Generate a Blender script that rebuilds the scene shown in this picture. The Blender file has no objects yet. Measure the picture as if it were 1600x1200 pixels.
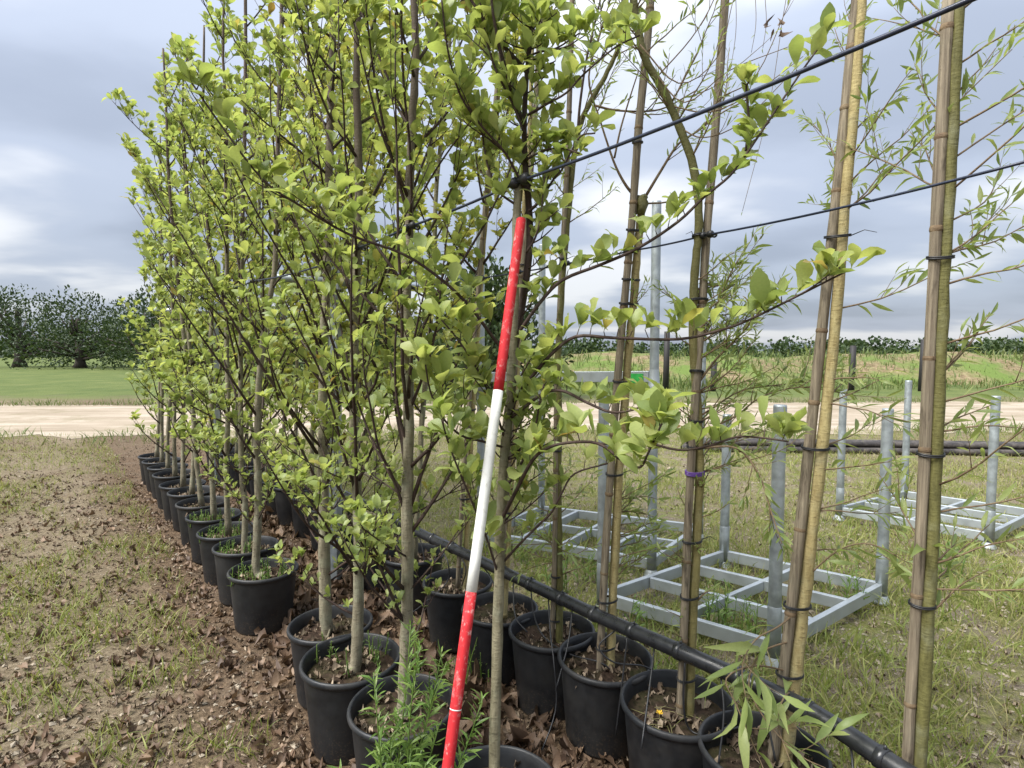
import bpy, math, random
import numpy as np
from mathutils import Vector, Matrix

# ------------------------------------------------------------------ camera, sky, sun, exposure
scn = bpy.context.scene
COL = scn.collection
CAM_H, FPX, HOR = 1.55, 900.0, 548.0
PITCH = math.atan((600 - HOR) / FPX)
cam_d = bpy.data.cameras.new('camera')
cam_d.sensor_width = 36.0
cam_d.lens = 36.0 * FPX / 1600.0
cam_d.clip_start = 0.02
cam_d.clip_end = 5000
cam = bpy.data.objects.new('camera', cam_d)
cam.location = (0, 0, CAM_H)
cam.rotation_euler = (math.pi / 2 - PITCH, 0, 0)
COL.objects.link(cam)
scn.camera = cam

SUN_EL, SUN_AZ = math.radians(54), math.radians(-118)     # azimuth from +Y, negative = left
scn.view_settings.view_transform = 'Standard'
scn.view_settings.look = 'None'
scn.view_settings.gamma = 1.0
scn.view_settings.exposure = 1.5
try:
    scn.view_settings.use_curve_mapping = False
except Exception:
    pass

wd = bpy.data.worlds.new('World')
scn.world = wd
wd.use_nodes = True
nt = wd.node_tree
nt.nodes.clear()
def wn(t, **kw):
    n = nt.nodes.new(t)
    for k, v in kw.items():
        setattr(n, k, v)
    return n
sky = wn('ShaderNodeTexSky', sky_type='NISHITA', sun_disc=False, sun_elevation=SUN_EL,
         sun_rotation=SUN_AZ, air_density=1.0, dust_density=2.0)
tc = wn('ShaderNodeTexCoord')
sep = wn('ShaderNodeSeparateXYZ')
nt.links.new(tc.outputs['Generated'], sep.inputs[0])
mx = wn('ShaderNodeMath', operation='MAXIMUM'); mx.inputs[1].default_value = 0.0
nt.links.new(sep.outputs['Z'], mx.inputs[0])
ad = wn('ShaderNodeMath', operation='ADD'); ad.inputs[1].default_value = 0.16
nt.links.new(mx.outputs[0], ad.inputs[0])
dv = wn('ShaderNodeVectorMath', operation='DIVIDE')
nt.links.new(tc.outputs['Generated'], dv.inputs[0])
cmb = wn('ShaderNodeCombineXYZ')
for i in range(3):
    nt.links.new(ad.outputs[0], cmb.inputs[i])
nt.links.new(cmb.outputs[0], dv.inputs[1])
mp = wn('ShaderNodeMapping')
mp.inputs['Scale'].default_value = (0.8, 1.0, 0.0)
mp.inputs['Location'].default_value = (3.55, 1.2, 0.0)
nt.links.new(dv.outputs[0], mp.inputs['Vector'])
n1 = wn('ShaderNodeTexNoise')
n1.inputs['Scale'].default_value = 0.9
n1.inputs['Detail'].default_value = 6
n1.inputs['Roughness'].default_value = 0.44
n1.inputs['Distortion'].default_value = 0.15
nt.links.new(mp.outputs[0], n1.inputs['Vector'])
rp = wn('ShaderNodeValToRGB')
rp.color_ramp.interpolation = 'EASE'
e = rp.color_ramp.elements
e[0].position = 0.36; e[0].color = (0.20, 0.226, 0.280, 1)
e[1].position = 0.64; e[1].color = (0.47, 0.48, 0.50, 1)
m_ = e.new(0.5); m_.color = (0.262, 0.293, 0.357, 1)
nt.links.new(n1.outputs['Fac'], rp.inputs[0])
sc10 = wn('ShaderNodeVectorMath', operation='SCALE'); sc10.inputs['Scale'].default_value = 10.0
zen = wn('ShaderNodeMath', operation='MULTIPLY_ADD')          # an overcast sky brightens towards the zenith
zen.inputs[1].default_value = 9.5; zen.inputs[2].default_value = 5.6
nt.links.new(mx.outputs[0], zen.inputs[0])
nt.links.new(zen.outputs[0], sc10.inputs['Scale'])
nt.links.new(rp.outputs['Color'], sc10.inputs[0])
mixc = wn('ShaderNodeMix', data_type='RGBA'); mixc.inputs[0].default_value = 0.92
nt.links.new(sky.outputs[0], mixc.inputs[6])
nt.links.new(sc10.outputs[0], mixc.inputs[7])
bg = wn('ShaderNodeBackground'); bg.inputs['Strength'].default_value = 0.1
nt.links.new(mixc.outputs[2], bg.inputs['Color'])
wo = wn('ShaderNodeOutputWorld')
nt.links.new(bg.outputs[0], wo.inputs['Surface'])

sun_d = bpy.data.lights.new('sun', 'SUN')
sun_d.energy = 2.8
sun_d.angle = math.radians(35)
sun_d.color = (1.0, 0.975, 0.93)
sun = bpy.data.objects.new('sun', sun_d)
sdir = Vector((math.sin(SUN_AZ) * math.cos(SUN_EL), math.cos(SUN_AZ) * math.cos(SUN_EL), math.sin(SUN_EL)))
sun.rotation_euler = (-sdir).to_track_quat('-Z', 'Y').to_euler()
sun.location = (-3, 2, 6)
COL.objects.link(sun)

# ------------------------------------------------------------------ helpers
def at(px, py, Y):
    """photo pixel -> point on that sight line at distance Y in front of the camera"""
    sx, sy = (px - 800) / FPX, (600 - py) / FPX
    c, s = math.cos(PITCH), math.sin(PITCH)
    d = Vector((sx, c + sy * s, -s + sy * c))
    return Vector((0, 0, CAM_H)) + d * (Y / d.y)

def gnd(px, py, z=0.0):
    sx, sy = (px - 800) / FPX, (600 - py) / FPX
    c, s = math.cos(PITCH), math.sin(PITCH)
    d = Vector((sx, c + sy * s, -s + sy * c))
    return Vector((0, 0, CAM_H)) + d * ((z - CAM_H) / d.z)

def proj(p):
    c, s = math.cos(PITCH), math.sin(PITCH)
    x, y, z = p[0], p[1], p[2] - CAM_H
    dep = y * c - z * s
    if dep < 0.05:
        return None
    up = y * s + z * c
    return 800 + FPX * x / dep, 600 - FPX * up / dep, dep

def tag(o, label=None, cat=None, group=None, kind=None):
    if label: o['label'] = label
    if cat: o['category'] = cat
    if group: o['group'] = group
    if kind: o['kind'] = kind
    return o

def empty(name, loc):
    o = bpy.data.objects.new(name, None)
    o.empty_display_size = 0.05
    o.location = loc
    COL.objects.link(o)
    return o

class MB:
    def __init__(self):
        self.v, self.f = [], []
    def add(self, verts, faces):
        b = len(self.v)
        self.v += [tuple(p) for p in verts]
        self.f += [tuple(i + b for i in f) for f in faces]
    def tube(self, pts, rad, n=6, cap=True):
        pts = [Vector(p) for p in pts]
        if not hasattr(rad, '__len__'):
            rad = [rad] * len(pts)
        b = len(self.v)
        up = None
        for i, p in enumerate(pts):
            if i == 0: t = pts[1] - pts[0]
            elif i == len(pts) - 1: t = pts[-1] - pts[-2]
            else: t = (pts[i + 1] - pts[i - 1])
            if t.length < 1e-9: t = Vector((0, 0, 1))
            t.normalize()
            if up is None:
                up = t.orthogonal().normalized()
            else:
                up = up - t * up.dot(t)
                up = up.normalized() if up.length > 1e-6 else t.orthogonal().normalized()
            w = t.cross(up)
            for k in range(n):
                a = 2 * math.pi * k / n
                self.v.append(tuple(p + (up * math.cos(a) + w * math.sin(a)) * rad[i]))
        for i in range(len(pts) - 1):
            for k in range(n):
                a0 = b + i * n + k; a1 = b + i * n + (k + 1) % n
                self.f.append((a0, a1, a1 + n, a0 + n))
        if cap:
            self.f.append(tuple(b + k for k in reversed(range(n))))
            self.f.append(tuple(b + (len(pts) - 1) * n + k for k in range(n)))
    def lathe(self, prof, n=32, c=(0, 0, 0), jit=None):
        b = len(self.v)
        for (r, z) in prof:
            for k in range(n):
                a = 2 * math.pi * k / n
                rr = r * (1 + (jit(a, z) if jit else 0))
                self.v.append((c[0] + rr * math.cos(a), c[1] + rr * math.sin(a), c[2] + z))
        for i in range(len(prof) - 1):
            for k in range(n):
                a0 = b + i * n + k; a1 = b + i * n + (k + 1) % n
                self.f.append((a0, a1, a1 + n, a0 + n))
    def bar(self, p0, p1, w, h):
        """box bar from p0 to p1 (centre line), width w horizontal, height h"""
        p0, p1 = Vector(p0), Vector(p1)
        t = (p1 - p0).normalized()
        up = Vector((0, 0, 1))
        if abs(t.z) > .95: up = Vector((0, 1, 0))
        s = t.cross(up).normalized() * (w / 2)
        u = s.cross(t).normalized() * (h / 2)
        vs = [p + a * s + c * u for p in (p0, p1) for a, c in ((-1, -1), (1, -1), (1, 1), (-1, 1))]
        self.add(vs, [(0, 1, 2, 3), (7, 6, 5, 4), (0, 4, 5, 1), (1, 5, 6, 2), (2, 6, 7, 3), (3, 7, 4, 0)])
    def build(self, name, mat, parent=None, smooth=True, bevel=0, kind=None):
        off = parent_world(parent)
        me = bpy.data.meshes.new(name)
        me.from_pydata([(x - off[0], y - off[1], z - off[2]) for x, y, z in self.v], [], self.f)
        me.update()
        if smooth:
            me.polygons.foreach_set('use_smooth', [True] * len(me.polygons))
        me.materials.append(mat)
        o = bpy.data.objects.new(name, me)
        COL.objects.link(o)
        if parent: o.parent = parent
        if bevel:
            m = o.modifiers.new('bevel', 'BEVEL'); m.width = bevel; m.segments = 2; m.limit_method = 'ANGLE'
        if kind: o['kind'] = kind
        return o

def parent_world(p):
    x = Vector((0, 0, 0))
    while p is not None:
        x = x + p.location
        p = p.parent
    return x

def np_mesh(name, verts, faces, mat, parent=None, kind=None, smooth=False):
    """verts (N,3) array; faces (M,k) array or list of such arrays"""
    off = parent_world(parent)
    verts = np.asarray(verts, dtype=np.float32) - np.array(off, dtype=np.float32)
    if not isinstance(faces, list) or isinstance(faces[0], tuple): faces = [np.asarray(faces)]
    faces = [np.asarray(f, dtype=np.int32) for f in faces if len(f)]
    me = bpy.data.meshes.new(name)
    me.vertices.add(len(verts))
    me.vertices.foreach_set('co', verts.ravel())
    nl = sum(f.size for f in faces)
    npoly = sum(len(f) for f in faces)
    me.loops.add(nl)
    me.loops.foreach_set('vertex_index', np.concatenate([f.ravel() for f in faces]))
    me.polygons.add(npoly)
    tot = np.concatenate([np.full(len(f), f.shape[1], dtype=np.int32) for f in faces])
    st = np.zeros(npoly, dtype=np.int32); st[1:] = np.cumsum(tot)[:-1]
    me.polygons.foreach_set('loop_start', st)
    me.polygons.foreach_set('use_smooth', np.full(npoly, smooth))
    me.materials.append(mat)
    me.update(calc_edges=True)
    me.validate()
    o = bpy.data.objects.new(name, me)
    COL.objects.link(o)
    if parent: o.parent = parent
    if kind: o['kind'] = kind
    return o

# ------------------------------------------------------------------ materials
def new_mat(name):
    m = bpy.data.materials.new(name)
    m.use_nodes = True
    t = m.node_tree
    t.nodes.clear()
    return m, t

class NT:
    def __init__(self, t): self.t = t
    def n(self, ty, ins=None, **kw):
        x = self.t.nodes.new(ty)
        for k, v in kw.items(): setattr(x, k, v)
        for k, v in (ins or {}).items():
            if hasattr(v, 'is_linked') or hasattr(v, 'links'):
                self.t.links.new(v, x.inputs[k])
            else:
                x.inputs[k].default_value = v
        return x
    def noise(self, scale, detail=4, vec=None, rough=.55, out='Fac'):
        x = self.n('ShaderNodeTexNoise', {'Scale': scale, 'Detail': detail, 'Roughness': rough})
        if vec is not None: self.t.links.new(vec, x.inputs['Vector'])
        return x.outputs[out]
    def ramp(self, fac, stops, interp='LINEAR'):
        x = self.n('ShaderNodeValToRGB')
        x.color_ramp.interpolation = interp
        el = x.color_ramp.elements
        el[0].position, el[0].color = stops[0][0], (*stops[0][1], 1)
        el[1].position, el[1].color = stops[-1][0], (*stops[-1][1], 1)
        for p, c in stops[1:-1]:
            q = el.new(p); q.color = (*c, 1)
        self.t.links.new(fac, x.inputs[0])
        return x.outputs[0]
    def mix(self, fac, a, b, blend='MIX'):
        x = self.n('ShaderNodeMix', data_type='RGBA', blend_type=blend)
        for i, v in ((0, fac), (6, a), (7, b)):
            if hasattr(v, 'is_linked'): self.t.links.new(v, x.inputs[i])
            else: x.inputs[i].default_value = v if i == 0 else (*v[:3], 1)
        return x.outputs[2]
    def math(self, op, a, b=0.0, clamp=False):
        x = self.n('ShaderNodeMath', operation=op, use_clamp=clamp)
        for i, v in ((0, a), (1, b)):
            if hasattr(v, 'is_linked'): self.t.links.new(v, x.inputs[i])
            else: x.inputs[i].default_value = v
        return x.outputs[0]
    def maprange(self, v, a, b, c=0.0, d=1.0):
        x = self.n('ShaderNodeMapRange', {'From Min': a, 'From Max': b, 'To Min': c, 'To Max': d})
        self.t.links.new(v, x.inputs['Value'])
        return x.outputs[0]
    def pos(self):
        return self.n('ShaderNodeNewGeometry').outputs['Position']
    def mapped(self, vec, scale):
        x = self.n('ShaderNodeMapping'); x.inputs['Scale'].default_value = scale
        self.t.links.new(vec, x.inputs['Vector'])
        return x.outputs[0]
    def bump(self, h, strength=.3, dist=.01):
        x = self.n('ShaderNodeBump', {'Strength': strength, 'Distance': dist})
        self.t.links.new(h, x.inputs['Height'])
        return x.outputs[0]
    def out(self, shader):
        o = self.n('ShaderNodeOutputMaterial')
        self.t.links.new(shader, o.inputs['Surface'])
    def pbsdf(self, color, rough=.6, metal=0.0, normal=None, spec=.5):
        x = self.n('ShaderNodeBsdfPrincipled')
        for k, v in (('Base Color', color), ('Roughness', rough), ('Metallic', metal), ('Normal', normal), ('Specular IOR Level', spec)):
            if v is None: continue
            if hasattr(v, 'is_linked'): self.t.links.new(v, x.inputs[k])
            else: x.inputs[k].default_value = (*v[:3], 1) if k == 'Base Color' else v
        return x.outputs[0]

def rnd_fac(k):
    """one random number per leaf, whether the leaf is an object or an island"""
    g = k.n('ShaderNodeNewGeometry').outputs['Random Per Island']
    o = k.n('ShaderNodeObjectInfo').outputs['Random']
    s = k.math('ADD', g, o)
    return k.math('FRACT', s)

def leaf_mat(name, cols, trans=.45, rough=.42, tcol=1.25, spec=.4, aged=False):
    m, t = new_mat(name); k = NT(t)
    r = rnd_fac(k)
    top = .985 if aged else 1.0
    stops = [(top * i / (len(cols) - 1), c) for i, c in enumerate(cols)]
    if aged: stops += [(.993, (.42, .35, .09)), (1.0, (.26, .13, .05))]
    c = k.ramp(r, stops)
    nz = k.noise(9.0, 2, k.pos())
    c = k.mix(k.maprange(nz, .35, .7, 0, .35), c, cols[-1])
    fine = k.noise(160.0, 3, k.pos())
    c = k.mix(k.maprange(fine, .3, .75, 0, .25), c, tuple(x * .72 for x in cols[0]))
    p = k.pbsdf(c, rough, 0, k.bump(fine, .25, .002), spec)
    tr = k.n('ShaderNodeBsdfTranslucent')
    tc_ = k.mix(1.0, c, (tcol, tcol * .98, .8), 'MULTIPLY')
    t.links.new(tc_, tr.inputs['Color'])
    mixs = k.n('ShaderNodeMixShader', {0: trans})
    t.links.new(p, mixs.inputs[1]); t.links.new(tr.outputs[0], mixs.inputs[2])
    k.out(mixs.outputs[0])
    return m

M = {}
M['leaf'] = leaf_mat('spring_leaf', [(.21, .285, .09), (.315, .385, .125), (.43, .47, .17)], .52, aged=True)
M['leaf_yel'] = leaf_mat('yellowish_leaf', [(.25, .305, .085), (.36, .395, .11), (.48, .46, .15)], .52, aged=True)
M['leaf_willow'] = leaf_mat('willow_leaf', [(.17, .24, .075), (.25, .32, .105), (.35, .40, .15)], .5)
M['leaf_weed'] = leaf_mat('weed_leaf', [(.09, .17, .035), (.14, .235, .05), (.21, .29, .07)], .35)
M['leaf_dark'] = leaf_mat('dark_tree_leaf', [(.016, .036, .011), (.034, .062, .018), (.065, .095, .028)], .2, .55)
M['grass'] = leaf_mat('grass_blade', [(.13, .185, .035), (.22, .275, .06), (.38, .36, .14)], .35, .55)
M['dry_grass'] = leaf_mat('dry_grass_blade', [(.30, .27, .13), (.40, .34, .18), (.20, .23, .06)], .3, .65)
M['litter'] = leaf_mat('dead_leaf', [(.045, .026, .017), (.13, .080, .050), (.27, .185, .12)], .15, .6, 1.0)
M['chips'] = leaf_mat('chip_litter', [(.05, .032, .022), (.16, .115, .078), (.36, .29, .21)], .02, .8, 1.0, .2)
M['reed'] = leaf_mat('reed_blade', [(.08, .14, .035), (.13, .19, .05), (.22, .22, .09)], .3, .6)

def bark_mat(name, lo, hi, band=0.0, lichen=0.0, z0=None, z1=None, young=None, grain=False):
    m, t = new_mat(name); k = NT(t)
    P = k.pos()
    st = k.mapped(P, (150, 150, 5) if grain else (60, 60, 14))
    a = k.noise(1.0, 6, st, .65)
    c = k.mix(k.maprange(a, .3, .7), lo, hi)
    hb = k.noise(1.0, 4, k.mapped(P, (45, 45, 9) if grain else (48, 48, 150)), .6)
    c = k.mix(k.maprange(hb, .56, .72, 0, band), c, tuple(x * .35 for x in lo))
    big = k.noise(16, 3, P)
    c = k.mix(k.maprange(big, .5, .72, 0, lichen), c, (.28, .29, .20))
    if z0 is not None:
        z = k.n('ShaderNodeSeparateXYZ'); t.links.new(P, z.inputs[0])
        zz = k.math('ADD', z.outputs[2], k.maprange(big, .3, .7, -.12, .12))
        c = k.mix(k.maprange(zz, z0, z1), c, young)
    h = k.math('ADD', a, k.math('MULTIPLY', hb, .6))
    k.out(k.pbsdf(c, .75, 0, k.bump(h, .7, .006), .3))
    return m
M['bark'] = bark_mat('grey_bark', (.105, .09, .058), (.27, .24, .165), .8, .6, 1.7, 2.5, (.10, .075, .055))
M['bark_main'] = bark_mat('greenish_grey_bark', (.10, .088, .052), (.235, .21, .135), .75, .45)
M['bark_young'] = bark_mat('dark_young_bark', (.028, .017, .014), (.07, .044, .034), .2, .12)
M['bark_willow'] = bark_mat('yellow_willow_bark', (.25, .19, .08), (.43, .36, .17), .75, .3)
M['bark_mid'] = bark_mat('olive_yellow_bark', (.15, .125, .045), (.27, .235, .095), .5, .25, 1.2, 2.0, (.10, .095, .032))
M['bark_olive'] = bark_mat('olive_willow_bark', (.075, .07, .022), (.16, .15, .05), .4, .25)
M['bark_twig'] = bark_mat('brown_twig_bark', (.10, .065, .04), (.21, .15, .085), .2, .1)
M['stake'] = bark_mat('weathered_stake_wood', (.085, .065, .045), (.30, .25, .175), .85, .1, grain=True)
M['stake_red'] = bark_mat('brown_stake_wood', (.15, .10, .065), (.29, .205, .135), .15, .05)
M['bark_far'] = bark_mat('far_bark', (.03, .025, .02), (.08, .065, .05))

def simple(name, col, rough=.5, metal=0, nscale=40, var=.25, bump=.15, spec=.5, dirt=None, dirt_amt=.4):
    m, t = new_mat(name); k = NT(t)
    P = k.pos()
    a = k.noise(nscale, 5, P)
    c = k.mix(k.maprange(a, .3, .7), tuple(x * (1 - var) for x in col), tuple(min(1, x * (1 + var)) for x in col))
    if dirt:
        b = k.noise(7, 6, P, .65)
        c = k.mix(k.maprange(b, .45, .75, 0, dirt_amt), c, dirt)
    r = k.maprange(a, .3, .7, max(.05, rough - .1), rough + .1)
    k.out(k.pbsdf(c, r, metal, k.bump(a, bump, .003), spec))
    return m
def pot_mat():
    m, t = new_mat('black_plastic'); k = NT(t)
    P = k.pos()
    rn = k.n('ShaderNodeObjectInfo').outputs['Random']
    a = k.noise(25, 5, P); b = k.noise(6, 6, P, .65); sp = k.noise(120, 3, P, .7)
    c = k.mix(k.maprange(a, .3, .7), (.010, .011, .013), (.019, .021, .024))
    z = k.n('ShaderNodeSeparateXYZ'); t.links.new(P, z.inputs[0])
    amt = k.math('MULTIPLY', k.maprange(b, .42, .72), k.maprange(rn, 0, 1, .05, .5))
    c = k.mix(amt, c, (.07, .064, .056))
    splash = k.math('MULTIPLY', k.maprange(sp, .55, .68), k.maprange(z.outputs[2], .02, .17, .8, 0))
    c = k.mix(splash, c, (.12, .09, .06))
    r = k.maprange(b, .3, .7, .36, .62)
    k.out(k.pbsdf(c, r, 0, k.bump(b, .12, .004), .35))
    return m
M['pot'] = pot_mat()
M['soil'] = simple('potting_soil', (.036, .024, .017), .95, 0, 60, .6, .9, .1, (.05, .07, .02), .4)
M['pipe'] = simple('black_pipe', (.016, .017, .019), .32, 0, 30, .3, .05, .5, (.06, .058, .055), .25)
M['tubing'] = simple('drip_tubing', (.018, .018, .02), .45, 0, 30, .2, .05)
M['rubber'] = simple('black_rubber', (.012, .012, .013), .5, 0, 60, .2, .2)
M['cable'] = simple('blue_black_cable', (.014, .020, .042), .38, 0, 60, .2, .1)
M['purple'] = simple('purple_tape', (.12, .055, .26), .4, 0, 60, .15, .05)
M['galv'] = simple('galvanised_steel', (.42, .455, .47), .46, .55, 14, .14, .06, .5, (.28, .30, .31), .55)
M['galv_post'] = simple('galvanised_post', (.34, .375, .385), .48, .55, 22, .22, .06, .5, (.20, .22, .22), .6)
M['black_post'] = simple('black_fence_post', (.02, .018, .018), .7)
M['green_tag'] = simple('green_label', (.03, .36, .06), .5, 0, 30, .2, .05)
M['white_plastic'] = simple('white_plastic', (.62, .62, .60), .5)
M['steel_pipe'] = simple('weathered_dark_pipe', (.035, .03, .028), .55, .2, 20, .4, .1, .5, (.28, .24, .2), .5)
M['stone'] = simple('gravel_stone', (.26, .22, .165), .85, 0, 30, .4, .3)

def paint_mat(name, col, under, scuff=.5):
    m, t = new_mat(name); k = NT(t)
    P = k.pos()
    s1 = k.noise(1.0, 6, k.mapped(P, (70, 70, 55)), .7)
    s2 = k.noise(26, 4, P, .6)
    f = k.math('MULTIPLY', k.maprange(s1, .52, .66), k.maprange(s2, .38, .62))
    b = k.noise(6, 3, P)
    c = k.mix(k.maprange(b, .3, .7), tuple(x * .82 for x in col), col)
    c = k.mix(k.math('MULTIPLY', f, scuff), c, under)
    k.out(k.pbsdf(c, .72, 0, k.bump(s1, .3, .002), .25))
    return m
M['red'] = paint_mat('scuffed_red_paint', (.50, .024, .030), (.72, .55, .50), .6)
M['white'] = paint_mat('scuffed_white_paint', (.70, .70, .655), (.36, .34, .27), .6)

def ground_mat():
    m, t = new_mat('field_ground'); k = NT(t)
    P = k.pos()
    s = k.n('ShaderNodeSeparateXYZ'); t.links.new(P, s.inputs[0])
    v = k.math('ADD', k.math('MULTIPLY', s.outputs[0], .785), k.math('MULTIPLY', s.outputs[1], .62))
    n_big = k.noise(.55, 5, P, .6)
    n_mid = k.noise(4.0, 5, P, .65)
    n_fine = k.noise(46.0, 5, P, .7)
    n_vf = k.noise(170.0, 3, P, .7)
    gravel = k.ramp(n_vf, [(.25, (.06, .045, .03)), (.5, (.18, .145, .105)), (.75, (.38, .33, .27))])
    soil = k.ramp(n_fine, [(.3, (.045, .03, .02)), (.55, (.13, .088, .055)), (.75, (.27, .20, .13))])
    grass = k.ramp(n_fine, [(.3, (.06, .07, .02)), (.5, (.15, .16, .045)), (.72, (.28, .25, .11))])
    dry = k.ramp(n_fine, [(.3, (.10, .075, .045)), (.6, (.23, .185, .125)), (.8, (.36, .31, .23))])
    field = k.mix(k.maprange(n_mid, .40, .58), gravel, grass)
    field = k.mix(k.maprange(n_big, .50, .64, 0, .75), field, dry)
    rows = k.mix(k.maprange(n_mid, .5, .7, 0, .4), soil, gravel)
    vv = k.math('ADD', v, k.maprange(n_mid, .3, .7, -.22, .22))
    left = k.maprange(vv, .15, .55)
    aisle = k.mix(k.maprange(n_big, .46, .6), dry, k.mix(k.maprange(n_mid, .45, .6, 0, .8), soil, grass))
    c = k.mix(left, aisle, rows)
    c = k.mix(k.maprange(vv, 1.85, 2.15), c, field)
    y = k.math('ADD', s.outputs[1], k.maprange(n_big, .3, .7, -1.2, 1.2))
    c = k.mix(k.maprange(y, 8.0, 11.0, 0, .45), c, dry)
    far = k.ramp(n_big, [(.3, (.07, .10, .03)), (.6, (.115, .14, .045)), (.8, (.19, .18, .085))])
    c = k.mix(k.maprange(y, 17.5, 20), c, far)
    h = k.math('ADD', n_fine, k.math('MULTIPLY', n_vf, .5))
    k.out(k.pbsdf(c, .95, 0, k.bump(h, .8, .02), .15))
    return m
M['ground'] = ground_mat()

def road_mat():
    m, t = new_mat('pale_gravel_road'); k = NT(t)
    P = k.pos()
    a = k.noise(1.2, 5, k.mapped(P, (.25, 1.4, 1)), .6)
    b = k.noise(60, 4, P, .7)
    c = k.ramp(a, [(.3, (.22, .175, .125)), (.5, (.33, .275, .21)), (.7, (.46, .40, .33))])
    c = k.mix(k.maprange(b, .4, .7, 0, .4), c, (.27, .22, .16))
    pt = k.noise(.8, 6, P, .7)
    c = k.mix(k.maprange(pt, .52, .66, 0, .7), c, (.17, .15, .08))
    k.out(k.pbsdf(c, .95, 0, k.bump(b, .5, .02), .15))
    return m
M['road'] = road_mat()

def bank_mat():
    m, t = new_mat('weedy_bank'); k = NT(t)
    P = k.pos()
    a = k.noise(.5, 6, P, .65); b = k.noise(5, 5, P, .7)
    c = k.ramp(b, [(.3, (.10, .075, .04)), (.5, (.21, .16, .095)), (.72, (.30, .25, .15))])
    c = k.mix(k.maprange(a, .42, .58), c, (.12, .17, .045))
    k.out(k.pbsdf(c, .95, 0, k.bump(b, .8, .1), .1))
    return m
M['bank'] = bank_mat()

# ------------------------------------------------------------------ leaf templates: length 1 along +Y, facing +Z
def strip_leaf(rows, fold=.25, curl=.18, twist=0.0, wave=0.0, seed=0):
    rg = random.Random(seed)
    vs, qs, ts = [], [], []
    n = len(rows)
    for i, (t, w) in enumerate(rows):
        z = -curl * t * t + .12 * math.sin(t * 3.0) * curl * 3
        tw = twist * t
        wz = wave * rg.uniform(-1, 1)
        for s in (-1, 0, 1):
            x = s * w
            zz = z + abs(s) * w * fold + (wz * w * s)
            xr = x * math.cos(tw) - 0 * math.sin(tw)
            vs.append((xr, t, zz + x * math.sin(tw)))
    for i in range(n - 1):
        for s in (0, 1):
            a = i * 3 + s
            qs.append((a, a + 1, a + 4, a + 3))
    return np.array(vs, dtype=np.float32), np.array(qs, dtype=np.int32)

OBOV = [(0, .008), (.14, .014), (.24, .075), (.42, .15), (.62, .235), (.80, .255), (.93, .165), (1.0, .02)]
ELLI = [(0, .008), (.14, .014), (.24, .11), (.42, .205), (.60, .225), (.78, .18), (.92, .09), (1.0, .01)]
LANC = [(0, .006), (.08, .014), (.25, .07), (.5, .098), (.78, .06), (1.0, .004)]
LOBE = [(0, .008), (.25, .012), (.33, .20), (.42, .34), (.52, .20), (.64, .33), (.78, .14), (.88, .16), (1.0, .01)]
BLADE = [(0, .022), (.35, .028), (.7, .018), (1.0, .002)]
T_MAG = [strip_leaf(OBOV if i % 3 else ELLI, .18 + .09 * (i % 4), -.10 + .14 * (i % 5), (-.5 + .25 * (i % 5)), .25, i) for i in range(10)]
T_LOB = [strip_leaf(LOBE, .15 + .1 * (i % 3), .05 + .12 * (i % 4), -.4 + .2 * (i % 5), .25, 20 + i) for i in range(6)]
T_WIL = [strip_leaf(LANC, .3, -.1 + .18 * (i % 4), -.6 + .3 * (i % 5), .1, 40 + i) for i in range(6)]
DEAD = [(0, .01), (.12, .03), (.24, .16), (.4, .27), (.55, .30), (.7, .26), (.86, .15), (1.0, .01)]
def dead_leaf(i):
    rg = random.Random(70 + i)
    v, q = strip_leaf([(t, w * rg.uniform(.7, 1.25)) for t, w in DEAD], rg.uniform(.3, 1.6), rg.uniform(-.9, 1.0), rg.uniform(-1.4, 1.4), 1.0, 70 + i)
    v[:, 2] += np.array([rg.uniform(-.09, .09) for _ in range(len(v))])
    return v, q
T_DEAD = [dead_leaf(i) for i in range(8)]
T_TUFT = [strip_leaf([(0, .1), (.5, .38), (1.0, .08)], .3, .2 * (i % 3), .3 * i, .4, 120 + i) for i in range(4)]
T_BLADE = [strip_leaf(BLADE, .3, .1 + .3 * (i % 4), -.5 + .25 * (i % 5), 0, 90 + i) for i in range(6)]

def shared_meshes(temps, name, mat):
    out = []
    for v, q in temps:
        me = bpy.data.meshes.new(name)
        me.from_pydata(v.tolist(), [], q.tolist())
        me.polygons.foreach_set('use_smooth', [True] * len(me.polygons))
        me.materials.append(mat)
        out.append(me)
    return out

def basis(y, nh):
    y = y.normalized()
    z = nh - y * nh.dot(y)
    if z.length < 1e-4: z = y.orthogonal()
    z.normalize()
    x = y.cross(z)
    return x, y, z

class Leaves:
    """collects leaf placements; the largest in view become parts of their own, the rest one part"""
    def __init__(self): self.items, self.owner = [], {}
    def add(self, p, d, nh, size, ti, wide=1.0):
        x, y, z = basis(d, nh)
        self.items.append((Vector(p), x * wide, y, z, size, ti))
    def build(self, parent, temps, meshes, mat, singles=0, name='leaf', rest='foliage'):
        items = self.items
        order = []
        if singles and meshes:
            for i, it in enumerate(items):
                q = proj(it[0])
                if q and -10 < q[0] < 1610 and -10 < q[1] < 1210:
                    order.append((-it[4] / q[2], i))
            order.sort()
            order = [i for _, i in order[:singles]]
        chosen = set(order)
        off = parent_world(parent)
        for i in order:
            p, x, y, z, s, ti = items[i]
            o = bpy.data.objects.new(name, meshes[ti % len(meshes)])
            mw = Matrix(((x.x, y.x, z.x), (x.y, y.y, z.y), (x.z, y.z, z.z)))
            m4 = mw.to_4x4() @ Matrix.Scale(s, 4)
            m4.translation = p - off
            o.matrix_local = m4
            o.parent = self.owner.get(i, parent)
            COL.objects.link(o)
        restl = [it for i, it in enumerate(items) if i not in chosen]
        if restl:
            joined(restl, temps, rest, mat, parent, 'stuff')

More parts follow.
